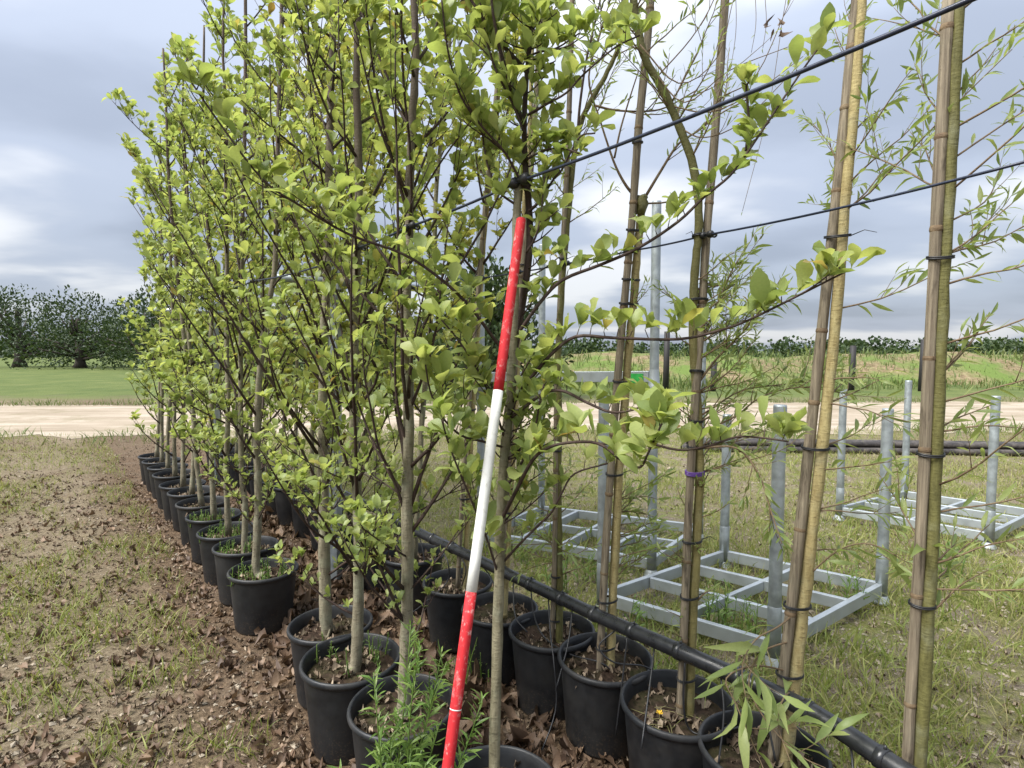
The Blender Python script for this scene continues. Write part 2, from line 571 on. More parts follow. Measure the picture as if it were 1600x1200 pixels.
def joined(items, temps, name, mat, parent=None, kind='stuff'):
    V, Q, b = [], [], 0
    groups = {}
    for it in items: groups.setdefault(it[5] % len(temps), []).append(it)
    for ti, g in groups.items():
        v, q = temps[ti]
        Mx = np.array([[list(it[1]), list(it[2]), list(it[3])] for it in g], dtype=np.float32)
        S = np.array([it[4] for it in g], dtype=np.float32)
        P = np.array([list(it[0]) for it in g], dtype=np.float32)
        W = np.einsum('vk,nkc->nvc', v, Mx) * S[:, None, None] + P[:, None, :]
        V.append(W.reshape(-1, 3))
        Q.append((q[None] + (np.arange(len(g)) * len(v))[:, None, None] + b).reshape(-1, 4))
        b += len(g) * len(v)
    return np_mesh(name, np.concatenate(V), np.concatenate(Q), mat, parent, kind, True)

LM = {'mag': shared_meshes(T_MAG, 'leaf', M['leaf']), 'mag_y': shared_meshes(T_MAG, 'leaf', M['leaf_yel']),
      'lob': shared_meshes(T_LOB, 'leaf', M['leaf_yel']),
      'wil': shared_meshes(T_WIL, 'leaf', M['leaf_willow']), 'weed': shared_meshes(T_WIL, 'leaf', M['leaf_weed'])}

UP = Vector((0, 0, 1))
def rv(rg, s=1.0):
    return Vector((rg.uniform(-1, 1), rg.uniform(-1, 1), rg.uniform(-1, 1))) * s

def smooth_path(pts, n):
    """Catmull-Rom through 3D points, n samples per span"""
    pts = [Vector(p) for p in pts]
    P = [pts[0] * 2 - pts[1]] + pts + [pts[-1] * 2 - pts[-2]]
    out = []
    for i in range(1, len(P) - 2):
        for j in range(n):
            t = j / n
            a, b, c, d = P[i - 1], P[i], P[i + 1], P[i + 2]
            out.append(.5 * ((2 * b) + (c - a) * t + (2 * a - 5 * b + 4 * c - d) * t * t + (3 * b - a - 3 * c + d) * t ** 3))
    out.append(pts[-1])
    return out

# ------------------------------------------------------------------ the setting
def grid_axis(lo, hi, c0, c1, fine, grow=1.18, mx=60):
    xs = list(np.arange(c0, c1 + 1e-6, fine))
    s, x = fine, c1
    while x < hi:
        s = min(s * grow, mx); x += s; xs.append(min(x, hi))
    s, x = fine, c0
    pre = []
    while x > lo:
        s = min(s * grow, mx); x -= s; pre.append(max(x, lo))
    return np.array(sorted(set(pre)) + xs)

rs = np.random.RandomState(5)
_tabs = {}
def val_noise(x, y, scale, seed=0):
    if seed not in _tabs: _tabs[seed] = np.random.RandomState(seed).rand(64, 64)
    tab = _tabs[seed]
    u, v = x / scale, y / scale
    i, j = np.floor(u).astype(int), np.floor(v).astype(int)
    fu, fv = u - i, v - j
    fu, fv = fu * fu * (3 - 2 * fu), fv * fv * (3 - 2 * fv)
    g = lambda a, b: tab[a % 64, b % 64]
    return (g(i, j) * (1 - fu) + g(i + 1, j) * fu) * (1 - fv) + (g(i, j + 1) * (1 - fu) + g(i + 1, j + 1) * fu) * fv

def ground_z(x, y):
    x, y = np.asarray(x, dtype=float), np.asarray(y, dtype=float)
    w = np.clip((10 - y) / 3, 0, 1)
    return w * ((val_noise(x, y, .35, 3) - .5) * .035 + (val_noise(x, y, .11, 4) - .5) * .018)

gx = grid_axis(-1500, 1500, -4.0, 4.5, .05)
gy = grid_axis(-40, 2500, .3, 6.0, .05)
X, Y = np.meshgrid(gx, gy)
Z = ground_z(X, Y)
nx, ny = len(gx), len(gy)
idx = np.arange(nx * ny).reshape(ny, nx)
F = np.stack([idx[:-1, :-1], idx[:-1, 1:], idx[1:, 1:], idx[1:, :-1]], -1).reshape(-1, 4)
g = np_mesh('ground', np.stack([X.ravel(), Y.ravel(), Z.ravel()], 1), F, M['ground'], None, 'structure', True)

# pale gravel road crossing the field
rx = np.arange(-80, 80.1, .25)
V, Fq = [], []
for i, x in enumerate(rx):
    w = .25 * math.sin(x * .7) + .2 * math.sin(x * 1.9) + .16 * math.sin(x * 4.3 + 1) + .1 * math.sin(x * 9.1)
    V += [(x, 10.6 + w + .05 * x, .006), (x, 16.9 + .6 * w + .04 * x, .006)]
    if i: Fq.append((2 * i - 2, 2 * i, 2 * i + 1, 2 * i - 1))
np_mesh('gravel_road', V, Fq, M['road'], None, 'structure')

rgv = random.Random(9); itv = []
for i in range(15000):
    x = rgv.uniform(-22, 22); far_ = rgv.random() < .45
    y = (16.9 + .04 * x + abs(rgv.gauss(0, .5)) - .35) if far_ else (10.6 + .05 * x - abs(rgv.gauss(0, .8)) + .5)
    if math.sin(x * 1.7) + math.sin(x * .61 + 2) + rgv.gauss(0, .6) < -.3: continue
    x_, y_, z_ = basis(Vector((rgv.uniform(-.6, .6), rgv.uniform(-.6, .6), 1)), rv(rgv))
    itv.append((Vector((x, y, 0)), x_ * 1.6, y_, z_, rgv.uniform(.05, .2), rgv.randrange(6)))
tag(joined(itv, T_BLADE, 'verge_grass', M['reed']), 'ragged grass growing along both edges of the gravel road', 'grass')

# weedy earth bank behind the road, on the right
bx = np.arange(-3, 90, .5)
V, Fq = [], []
prof = [(0, 0.0), (1.2, .55), (2.6, 1.05), (4.2, 1.33), (6.0, 1.30), (9, 1.0), (13, -.05)]
for i, x in enumerate(bx):
    ramp_in = min(1, max(0, (x + 3) / 4.5))
    hgt = ramp_in * (1.0 + .09 * math.sin(x * .35) + .05 * math.sin(x * 1.1 + 1))
    for j, (dy, z) in enumerate(prof):
        V.append((x, 26.5 + dy + .4 * math.sin(x * .5), (z * hgt + (random.Random(i * 31 + j).uniform(-.06, .06) if 0 < j < 6 else -.02))))
    if i:
        for j in range(len(prof) - 1):
            a, b = (i - 1) * len(prof) + j, i * len(prof) + j
            Fq.append((a, b, b + 1, a + 1))
np_mesh('earth_bank', V, Fq, M['bank'], None, 'structure', True)

# reeds and rough growth on and before the bank
rg = random.Random(11)
its = []
for i in range(9000):
    x = rg.uniform(-3, 34); u = rg.random()
    y = 22.5 + u * 8.5
    if y > 26.5:
        k_ = min(1, max(0, (x + 3) / 4.5)); dy = y - 26.5
        z = k_ * np.interp(dy, [p[0] for p in prof], [p[1] for p in prof]) - .02
    else: z = -.01
    dense = .5 + .5 * math.sin(x * .8) * math.sin(y * 1.3)
    if rg.random() > .35 + .65 * dense: continue
    d = Vector((rg.uniform(-.35, .35), rg.uniform(-.3, .3), 1))
    x_, y_, z_ = basis(d, rv(rg))
    its.append((Vector((x, y, z)), x_ * 2.2, y_, z_, rg.uniform(.22, .62) * (1.25 if y < 25.5 and x < 8 else .75), rg.randrange(6)))
tag(joined(its, T_BLADE, 'bank_reeds', M['reed']), 'rough grass and reeds growing over the earth bank beyond the road', 'reeds')

# far tree line, one mass on the horizon
rg = random.Random(12)
its = []
for c in range(330):
    x = rg.uniform(-190, 190); y = rg.uniform(120, 150)
    h = rg.uniform(1.6, 4.6) * (1.0 + .8 * math.exp(-((x + 75) / 40) ** 2))
    w = rg.uniform(2, 5)
    for k_ in range(130):
        a, b = rg.uniform(0, 6.28), rg.random() ** .5
        zz = rg.random()
        s = math.sqrt(max(0, 1 - (zz * 1.0 - .25) ** 2))
        p = Vector((x + w * b * s * math.cos(a), y + w * b * s * math.sin(a), h * zz))
        x_, y_, z_ = basis(rv(rg) + UP * .6, rv(rg))
        its.append((p, x_ * 1.6, y_, z_, rg.uniform(.3, .8), rg.randrange(10)))
tag(joined(its, T_TUFT, 'far_treeline', M['leaf_dark']), 'low dark line of far trees along the horizon', 'treeline')

# ------------------------------------------------------------------ pots
ROW = Vector((-.62, .785, 0)).normalized()
LP = {0: (-.048, 1.52), 1: (-.385, 1.95), 2: (-.64, 2.23), 3: (-.815, 2.53), 4: (-1.41, 3.19), 5: (-1.66, 3.52)}
for i in range(6, 15): LP[i] = (-1.66 - .268 * (i - 5) * 1.05, 3.52 + .34 * (i - 5) * 1.05)
RP = {-1: (1.0, 1.42), 0: (.765, 1.70), 1: (.575, 1.93), 2: (.367, 2.23), 3: (.178, 2.47), 4: (-.06, 2.74), 5: (-.29, 3.02), 6: (-.60, 3.42)}
for i in range(7, 19): RP[i] = (-.60 - .27 * (i - 6), 3.42 + .342 * (i - 6))
POT_H, POT_R = .335, .187
SOIL_Z = .275

def pot_meshes():
    out = {}
    w = MB()
    w.lathe([(.02, .004), (POT_R * .80, .004), (POT_R * .82, .012), (POT_R * .955, POT_H - .03), (POT_R * .965, POT_H - .024)], 40)
    out['wall'] = w
    r = MB()
    prof_ = [(POT_R * .967, POT_H - .030)]
    for k_ in range(9):
        a = -math.pi / 2 + k_ * math.pi / 8 * 1.05
        prof_.append((POT_R * .985 + .0085 * math.cos(a), POT_H - .012 + .012 * math.sin(a)))
    prof_ += [(POT_R * .955, POT_H - .004), (POT_R * .935, POT_H - .03), (POT_R * .90, SOIL_Z - .012)]
    r.lathe(prof_, 40)
    out['rim'] = r
    rg = random.Random(3)
    s = MB()
    n = 28
    rings = [0.0, .25, .5, .72, .9, 1.0]
    s.v.append((0, 0, SOIL_Z + .008))
    for q in rings[1:]:
        for k_ in range(n):
            a = 2 * math.pi * k_ / n
            s.v.append((q * POT_R * .908 * math.cos(a), q * POT_R * .908 * math.sin(a), SOIL_Z + rg.uniform(-.006, .012) * (1 if q < 1 else .2)))
    for k_ in range(n):
        s.f.append((0, 1 + k_, 1 + (k_ + 1) % n))
        for q in range(len(rings) - 2):
            a0, a1 = 1 + q * n + k_, 1 + q * n + (k_ + 1) % n
            s.f.append((a0, a0 + n, a1 + n, a1))
    out['soil'] = s
    return out
_pm = pot_meshes()
proto = {}
for nm, mb in _pm.items():
    me = bpy.data.meshes.new('pot_' + nm)
    me.from_pydata(mb.v, [], mb.f); me.update()
    me.polygons.foreach_set('use_smooth', [True] * len(me.polygons))
    me.materials.append(M['soil' if nm == 'soil' else 'pot'])
    proto[nm] = me
_deb = []
def debris_mesh(seed):
    rg = random.Random(seed); it = []
    for i in range(70):
        a, q = rg.uniform(0, 6.28), math.sqrt(rg.random()) * POT_R * .85
        x_, y_, z_ = basis(Vector((rg.uniform(-1, 1), rg.uniform(-1, 1), rg.uniform(-.1, .25))), UP + rv(rg, .5))
        it.append((Vector((q * math.cos(a), q * math.sin(a), SOIL_Z + .010)), x_ * rg.choice((.25, .8, 1.2)), y_, z_, rg.uniform(.012, .045), rg.randrange(8)))
    o = joined(it, T_DEAD, 'mulch', M['chips'])
    me = o.data
    bpy.data.objects.remove(o)
    return me
_deb = [debris_mesh(200 + i) for i in range(4)]

def pot(xy, label, group, seed):
    rg = random.Random(seed)
    t = empty('plant_pot', (xy[0], xy[1], float(ground_z(xy[0], xy[1]))))
    t.rotation_euler = (rg.uniform(-.02, .02), rg.uniform(-.02, .02), rg.uniform(0, 6.28))
    q = rg.uniform(.97, 1.02); t.scale = (q * rg.uniform(.985, 1.015), q, q * rg.uniform(.98, 1.02))
    tag(t, label, 'pot', group)
    for nm in ('wall', 'rim', 'soil'):
        o = bpy.data.objects.new(nm, proto[nm]); COL.objects.link(o); o.parent = t
    o = bpy.data.objects.new('mulch', _deb[seed % 4]); COL.objects.link(o); o.parent = t; o['kind'] = 'stuff'
    return t

GL, GR = 'black pots of the leafy row', 'black pots of the staked row'
lab = {0: 'black pot with the slender trunk that the striped pole leans on', 1: 'black pot with the tall feathery green weed before it',
       2: 'black pot between the feathery weed pot and the pot with bare soil', 3: 'black pot with bare brown soil around a thick grey trunk, beside the steel post',
       4: 'black pot full of low grassy weeds, first beyond the gap in its row', 5: 'black weedy pot touching the first pot beyond the gap'}
for i, p in LP.items():
    pot(p, lab.get(i, 'black plastic pot far along the leafy row'), GL, i + 3)
lab = {-1: 'black pot at the near end of the staked row, past the willow sprays', 0: 'black pot under the long drooping willow leaves', 1: 'black pot with straw and a yellow flower on its soil',
       2: 'black pot with looped drip tube, between straw pot and next staked pot', 3: 'black pot with a thin brown trunk and stake, third from the drooping willow leaves',
       4: 'black pot right behind the slender grey trunk and striped pole', 5: 'black pot seen just past the white band of the striped pole', 6: 'black pot beyond the striped pole under the far end of the pipe'}
for i, p in RP.items():
    pot(p, lab.get(i, 'black plastic pot far along the staked row'), GR, i + 40)

# ------------------------------------------------------------------ trees
class Tree:
    def __init__(self, name, xy, label, cat='tree', group=None, z=None):
        z = SOIL_Z if z is None else z
        self.base = Vector((xy[0], xy[1], z))
        self.root = empty(name, self.base)
        tag(self.root, label, cat, group)
        self.lv = Leaves()
    def trunk(self, pts, r0, r1, mat, n=10, seed=0, name='trunk', flare=1.35, per=5, bumpy=.07):
        rg = random.Random(seed)
        path = smooth_path(pts, per)
        L = len(path)
        rad = []
        for i in range(L):
            t = i / (L - 1)
            r = r0 + (r1 - r0) * t
            if flare and t < .06: r *= 1 + (flare - 1) * (1 - t / .06)
            rad.append(r * (1 + rg.uniform(-bumpy, bumpy)))
        for i in range(1, L - 1):
            path[i] = path[i] + rv(rg, r0 * .09)
        mb = MB(); mb.tube(path, rad, n)
        mb.build(name, mat, self.root)
        self.path = path
        return path, rad
    def spur(self, rg, p, axis, n, size, kind):
        """a cupped cluster of leaves standing on a spur"""
        axis = (axis * .35 + UP * .75 + rv(rg, .35)).normalized()
        a0 = rg.uniform(0, 6.28)
        u = axis.orthogonal().normalized(); w = axis.cross(u)
        for k_ in range(n):
            a = a0 + k_ * 2.4 + rg.uniform(-.4, .4)
            rad = u * math.cos(a) + w * math.sin(a)
            tilt = rg.uniform(.2, .95)
            d = axis * math.cos(tilt) + rad * math.sin(tilt)
            nh = axis * math.sin(tilt) - rad * math.cos(tilt) + rv(rg, .35)
            s = size * rg.choice((rg.uniform(.4, .8), rg.uniform(.75, 1.2), rg.uniform(.75, 1.2)))
            self.lv.add(p, d, nh, s, rg.randrange(60))
    def branch(self, pts, r0, r1, mat, rg, leaf=.07, gap=.055, twigs=0, twig_len=.2, start=.12, dens=1.0, kind='mag', per=4, clus=(3, 5), smooth=True):
        path = smooth_path(pts, per) if smooth else [Vector(p) for p in pts]
        L = len(path)
        mb = MB()
        first = len(self.lv.items)
        mb.tube(path, [r0 + (r1 - r0) * i / (L - 1) for i in range(L)], 6)
        lens = [0]
        for i in range(1, L): lens.append(lens[-1] + (path[i] - path[i - 1]).length)
        tot = lens[-1]
        def sample(s):
            for i in range(1, L):
                if lens[i] >= s:
                    q = (s - lens[i - 1]) / max(1e-6, lens[i] - lens[i - 1])
                    return path[i - 1].lerp(path[i], q), (path[i] - path[i - 1]).normalized()
            return path[-1], (path[-1] - path[-2]).normalized()
        def dress(samp, tot, s0):
            s = s0
            while s < tot:
                p, t = samp(s)
                if rg.random() < dens:
                    if kind == 'wil':
                        side = t.orthogonal().normalized()
                        side.rotate(Matrix.Rotation(rg.uniform(0, 6.28), 3, t))
                        d = t * .9 + side * .75 + Vector((0, 0, -.15))
                        self.lv.add(p, d, UP + rv(rg, .8), leaf * rg.uniform(.6, 1.2), rg.randrange(60))
                    else:
                        sp = (t.orthogonal().normalized() * .4 + UP * .8 + rv(rg, .5)).normalized()
                        e = p + sp * rg.uniform(.008, .028)
                        mb.tube([p, e], [.0018, .0014], 3, False)
                        self.spur(rg, e, t, rg.randint(*clus), leaf, kind)
                s += gap * rg.uniform(.6, 1.4)
            p, t = samp(tot)
            if kind != 'wil': self.spur(rg, p, t, clus[1], leaf * 1.05, kind)
            else: self.lv.add(p, t, UP + rv(rg), leaf * .8, rg.randrange(60))
        dress(sample, tot, tot * start)
        for j in range(twigs):
            s = tot * rg.uniform(.2, .92)
            p, t = sample(s)
            side = t.orthogonal().normalized()
            side.rotate(Matrix.Rotation(rg.uniform(0, 6.28), 3, t))
            d = (t * .7 + side * .6 + UP * .35).normalized()
            ln = twig_len * rg.uniform(.5, 1.25)
            tp = [p]
            for q in range(4):
                d = (d + UP * .10 + rv(rg, .14)).normalized()
                tp.append(tp[-1] + d * ln / 4)
            mb.tube(tp, [r1 * 1.1, r1, r1 * .9, r1 * .75, r1 * .6], 4)
            def samp(s, tp=tp, ln=ln):
                q = min(3.999, max(0, s / ln * 4)); i = int(q)
                return tp[i].lerp(tp[i + 1], q - i), (tp[i + 1] - tp[i]).normalized()
            dress(samp, ln, .05)
        bo = mb.build('branch', mat, self.root)
        for i in range(first, len(self.lv.items)): self.lv.owner[i] = bo
        return path
    def auto(self, rg, n, z0, z1, len0, len1, mat, leaf=.065, twigs=3, gap=.06, az=None, rise=(.5, 1.0), dens=1.0, r=.007, kind='mag', clus=(3, 5), az_bias=None, lowdens=None):
        a = rg.uniform(0, 6.28)
        for i in range(n):
            z = z0 + (z1 - z0) * ((i + rg.random()) / n)
            best = min(self.path, key=lambda p: abs(p.z - z))
            a += 2.4 + rg.uniform(-.5, .5)
            aa = a
            if az: aa = rg.uniform(*az)
            t = (z - z0) / max(.01, (z1 - z0))
            ln = (len0 + (len1 - len0) * t) * rg.uniform(.7, 1.2)
            el = rg.uniform(*rise)
            d = Vector((math.cos(aa) * math.cos(el), math.sin(aa) * math.cos(el), math.sin(el)))
            pts = [best.copy()]
            for q in range(6):
                d = (d + UP * .09 + rv(rg, .10)).normalized()
                pts.append(pts[-1] + d * ln / 6)
            dn = dens
            if lowdens: dn = dens * (lowdens + (1 - lowdens) * min(1, max(0, (z - .6) / .9)))
            self.branch(pts, r * (1.15 - .5 * t), .0018, mat, rg, leaf, gap, twigs, ln * .38, .15, dn, kind, 1, clus, False)
    def finish(self, temps, meshes, mat, singles):
        if self.lv.items:
            self.lv.build(self.root, temps, meshes, mat, singles)

def px_path(lst, d0, d1=None):
    n = len(lst); d1 = d0 if d1 is None else d1
    return [at(q[0], q[1], (q[2] if len(q) > 2 else d0 + (d1 - d0) * i / (n - 1))) for i, q in enumerate(lst)]

LEAFY = 'young leafy trees of the near row'
PI = math.pi
# --- the tree the pole leans on
D0 = 1.70
t = Tree('young_tree', LP[0], 'slender young tree with dark leader and long right-hand branches, striped pole leaning on it', group=LEAFY)
b0 = Vector((LP[0][0], LP[0][1], SOIL_Z))
tp = [b0] + px_path([(772, 1195, 1.525), (777, 1000, 1.56), (781, 850, 1.59), (788, 720, 1.62), (797, 620, 1.64), (801, 540, 1.66), (804, 450, 1.67), (807, 360, 1.69), (810, 288, 1.70)], D0)
t.trunk(tp, .0162, .0125, M['bark_main'], 12, 1)
main_path = list(t.path)
rg = random.Random(101)
lead = px_path([(803, 545), (815, 480), (824, 420), (828, 370), (826, 318), (821, 262), (819, 200), (822, 130), (829, 60), (836, -10), (846, -150), (850, -330), (858, -480)], D0 - .005, D0 + .05)
t.branch(lead, .0128, .004, M['bark_young'], rg, .06, .11, 0, .1, .45, .9, per=4, clus=(2, 4))
lead_path = smooth_path(lead, 4)
BR = [ # pixel course, start depth, end depth, leaf length, cluster gap, twigs
    ([(810, 520), (846, 470), (880, 437), (940, 413), (1000, 386), (1060, 346), (1100, 308), (1140, 275), (1168, 238), (1200, 190), (1255, 108), (1290, 60)], 1.70, 1.52, .068, .075, 0),
    ([(797, 632), (830, 590), (862, 553), (900, 526), (960, 528), (1060, 530), (1125, 516), (1170, 500), (1255, 458), (1330, 420)], 1.70, 1.40, .072, .085, 1),
    ([(794, 655), (815, 640), (850, 614), (880, 611), (915, 628), (955, 644), (990, 640), (1012, 628)], 1.70, 1.45, .064, .07, 0),
    ([(782, 815), (806, 768), (830, 722), (852, 702), (885, 692), (935, 693), (975, 722), (1000, 730), (1014, 705), (1034, 662)], 1.70, 1.28, .078, .085, 0),
    ([(935, 694), (1000, 690), (1060, 703), (1110, 696), (1150, 683), (1190, 684), (1232, 690)], 1.46, 1.30, .070, .085, 0),
    ([(784, 770), (808, 735), (826, 700), (838, 660), (843, 628), (850, 600)], 1.70, 1.62, .055, .06, 0),
    ([(785, 880), (812, 850), (840, 822), (862, 800), (878, 770), (898, 740), (950, 724)], 1.70, 1.60, .055, .12, 0),
    ([(1165, 240), (1170, 190), (1166, 140), (1170, 128)], 1.56, 1.50, .062, .07, 0),
    ([(822, 395), (836, 372), (845, 340), (848, 305), (852, 270)], 1.70, 1.66, .058, .05, 1),
    ([(826, 330), (845, 312), (865, 280), (880, 262), (905, 215), (930, 208)], 1.70, 1.62, .06, .07, 0),
    ([(821, 250), (850, 235), (880, 232), (905, 240)], 1.70, 1.6, .06, .07, 0),
    ([(820, 182), (850, 165), (885, 145), (910, 118), (960, 75), (1000, 55)], 1.70, 1.50, .066, .07, 1),
    ([(820, 92), (840, 82), (870, 75), (905, 52)], 1.70, 1.6, .066, .06, 1),
    ([(795, 560), (765, 520), (735, 480), (690, 437), (630, 397), (545, 366), (470, 322), (410, 280), (345, 195), (300, 130)], 1.70, 1.42, .066, .085, 3),
    ([(806, 320), (780, 300), (765, 268), (758, 240), (752, 200)], 1.70, 1.68, .055, .06, 1),
    ([(790, 700), (755, 690), (720, 680), (690, 650), (672, 610), (665, 570)], 1.70, 1.50, .072, .06, 1),
    ([(779, 900), (760, 840), (740, 790), (715, 730), (700, 690), (690, 655)], 1.70, 1.48, .066, .08, 1),
    ([(790, 690), (770, 630), (745, 575), (715, 530), (690, 500)], 1.70, 1.55, .062, .06, 2),
    ([(820, 210), (800, 160), (775, 110), (760, 60), (750, 0), (745, -80)], 1.70, 1.6, .066, .06, 2),
    ([(822, 300), (790, 240), (755, 200), (720, 150), (700, 80), (690, 0)], 1.70, 1.45, .066, .06, 3),
]
for pts, d0, d1, lf, gp, tw in BR:
    d0 = min(d0, float(np.interp(pts[0][1], [288, 620, 850, 1195], [1.70, 1.64, 1.59, 1.525]))) if pts[0][0] < 830 else d0
    d1 = d1 - (1.70 - d0) if pts[0][0] < 830 else d1
    t.branch(px_path(pts, d0, d1), .0056 if len(pts) > 7 else .0038, .0022, M['bark_young'], rg, lf * .96, gp * .44, tw, .14, .10, .97, per=4, clus=(3, 5))
# bare snag near the fork
t.branch(px_path([(835, 560), (842, 545), (850, 520)], 1.66), .004, .003, M['bark_twig'], rg, .02, 5, 0, per=3, clus=(1, 1))
t.spur(rg, at(1040, 650, 1.22), UP, 6, .085, 'mag'); t.spur(rg, at(1003, 668, 1.25), UP, 5, .08, 'mag')
t.spur(rg, at(1192, 482, 1.38), UP, 6, .085, 'mag'); t.spur(rg, at(1062, 510, 1.42), UP, 6, .08, 'mag')
t.spur(rg, at(1218, 680, 1.28), Vector((1, 0, 0)), 6, .07, 'mag'); t.spur(rg, at(832, 75, 1.62), UP, 5, .065, 'mag')
for zy in (262, 200, 120, 40, -40, -120, -200):
    q = min(lead_path, key=lambda p: abs(proj(p)[1] - zy))
    t.spur(rg, q + Vector((rg.uniform(-.03, .03), -.01, 0)), rv(rg), 4, .06, 'mag')
for x, y in [(851, 304), (873, 328), (849, 339), (864, 356), (846, 400), (873, 402), (834, 466), (855, 242), (846, 215), (862, 190), (870, 150), (850, 120), (868, 95), (890, 70), (856, 60), (800, 230), (785, 180), (795, 130), (780, 60), (800, 20), (870, 20), (845, 30)]:
    q = min(lead_path, key=lambda p: abs(proj(p)[1] - (y + 26)))
    e_ = at(x, y, 1.66 + rg.uniform(-.05, .04))
    t.branch([q, q.lerp(e_, .5) + Vector((0, 0, -.006)), e_], .0026, .0016, M['bark_young'], rg, .056, .035, 0, .1, .45, .9, per=3, clus=(3, 4))
for x, y in [(822, 598), (848, 622), (835, 676), (816, 655), (868, 686), (830, 560), (850, 575), (826, 520), (842, 650), (815, 700), (845, 740), (812, 610), (860, 640), (885, 660), (770, 640), (760, 600), (765, 690), (820, 770), (850, 770), (760, 760)]:
    q = min(main_path, key=lambda p: abs(proj(p)[1] - (y + 40)))
    e_ = at(x, y, q.y + rg.uniform(-.08, .02))
    t.branch([q, q.lerp(e_, .5) + Vector((0, 0, -.008)), e_], .0028, .0016, M['bark_young'], rg, .052, .04, 0, .1, .5, .9, per=3, clus=(2, 4))
t.path = lead_path
t.auto(rg, 10, 2.15, 3.5, .40, .30, M['bark_young'], .062, 2, .06, az=(PI * .55, PI * 1.35))
t.finish(T_MAG, LM['mag'], M['leaf'], 300)

def leafy(i, trunk_px, r0, r1, label, nbr, seed, top_z=3.7, len0=.55, len1=.42, leaf=.052, singles=300, z0=.55, twigs=3, extra=(), mat='bark', d=None, lm='mag', temps=None, dens=1.0, group=LEAFY, P=None, lowdens=.75, gap=.07):
    P = P or LP[i]
    t = Tree('young_tree', P, label, group=group)
    rg = random.Random(seed)
    b = Vector((P[0], P[1], SOIL_Z))
    if trunk_px:
        pts = [b] + px_path(trunk_px, P[1])
        last = pts[-1]; dirn = (pts[-1] - pts[-2]).normalized()
        while pts[-1].z < top_z:
            pts.append(pts[-1] + (dirn * .6 + UP * .5 + rv(rg, .06)).normalized() * .4)
    else:
        pts = [b]; lean = Vector((rg.uniform(-.04, .07), rg.uniform(-.04, .04), 1))
        while pts[-1].z < top_z:
            pts.append(pts[-1] + (lean + rv(rg, .05)).normalized() * .45)
    t.trunk(pts, r0, r1, M[mat], 10 if singles else 7, seed, per=4)
    for pl, d0, d1, lf, gp, tw in extra:
        t.branch(px_path(pl, d0, d1), .0065, .002, M['bark_young'], rg, lf, gp, tw, .16, .15, .9, per=4)
    t.auto(rg, nbr, z0, top_z - .05, len0, len1, M['bark_young'], leaf, twigs, gap, dens=dens, kind='mag', lowdens=lowdens)
    if trunk_px:
        t.auto(rg, 8, .9, 2.3, 1.15, .8, M['bark_young'], leaf, 2, .12, rise=(.9, 1.2), r=.0075)
        t.auto(rg, 7, .48, 1.1, .42, .42, M['bark_young'], .042, 2, .06, rise=(.25, .8), r=.0045, clus=(2, 4))
    te = temps or T_MAG
    matl = {'mag': M['leaf'], 'mag_y': M['leaf_yel'], 'lob': M['leaf_yel']}[lm]
    t.finish(te, LM[lm], matl, singles)
    return t

T1 = leafy(1, [(631, 1095), (635, 1000), (637, 900), (636, 780), (639, 690), (638, 600), (634, 450), (640, 350), (643, 200), (650, 100), (647, 0)], .0235, .008,
      'grey-barked leafy tree directly behind the tall feathery weed', 24, 211, len0=.50, len1=.42,
      extra=[([(633, 800), (612, 742), (592, 700), (580, 640), (570, 590), (566, 530)], 1.95, 1.75, .05, .06, 1),
             ([(640, 705), (622, 640), (617, 560), (622, 470), (625, 400)], 1.95, 1.85, .055, .06, 2),
             ([(632, 975), (612, 930), (590, 880), (566, 850), (540, 800)], 1.95, 1.75, .045, .06, 1),
             ([(640, 640), (660, 590), (680, 520), (690, 440), (700, 350)], 1.95, 1.8, .06, .055, 2),
             ([(636, 330), (616, 260), (600, 200), (585, 120), (575, 40), (566, -60)], 1.95, 1.7, .062, .055, 2)])
T2 = leafy(2, [(556, 1035), (559, 980), (561, 900), (558, 780), (553, 690), (552, 600), (555, 480), (560, 300), (557, 100), (560, 0)], .0255, .008,
      'grey-barked leafy tree between the weed pot tree and the thickest trunk', 24, 212, len0=.55, len1=.45,
      extra=[([(560, 520), (580, 480), (600, 430), (622, 370), (645, 330), (672, 280), (705, 230), (750, 170)], 2.23, 1.75, .058, .08, 1),
             ([(556, 770), (535, 700), (520, 640), (500, 580), (470, 520), (445, 470)], 2.23, 1.9, .05, .06, 2),
             ([(558, 640), (590, 585), (560, 520), (575, 430), (570, 330)], 2.23, 2.0, .055, .06, 2),
             ([(560, 880), (520, 850), (480, 820), (440, 760), (400, 690)], 2.23, 1.9, .045, .065, 1)])
T3 = leafy(3, [(512, 985), (508, 940), (507, 880), (506, 790), (505, 700), (505, 600), (508, 500), (513, 350), (516, 200), (520, 60), (522, 0)], .031, .009,
      'thickest grey-barked tree, in the pot with bare soil beside the steel post', 23, 213, len0=.6, len1=.5,
      extra=[([(508, 780), (470, 700), (440, 640), (420, 560), (405, 480), (385, 400)], 2.53, 2.2, .052, .06, 2),
             ([(507, 700), (530, 640), (512, 560), (480, 470), (440, 400), (400, 330), (360, 250)], 2.53, 1.9, .058, .065, 2),
             ([(510, 900), (560, 870), (590, 905), (620, 950)], 2.53, 2.3, .045, .06, 0)])
T4 = leafy(4, [(400, 890), (402, 830), (404, 770), (402, 700), (405, 600), (415, 500), (428, 430), (432, 300), (436, 150), (440, 0)], .025, .008,
      'leafy tree in the low grassy weed pot, first beyond the gap', 20, 214, len0=.55, len1=.5, singles=300, twigs=3)
T5 = leafy(5, [(382, 850), (383, 790), (378, 740), (376, 600), (378, 420), (382, 200), (384, 0)], .022, .008,
      'leafy tree whose pot touches the low grassy weed pot', 22, 215, len0=.55, len1=.45, singles=250, twigs=3)
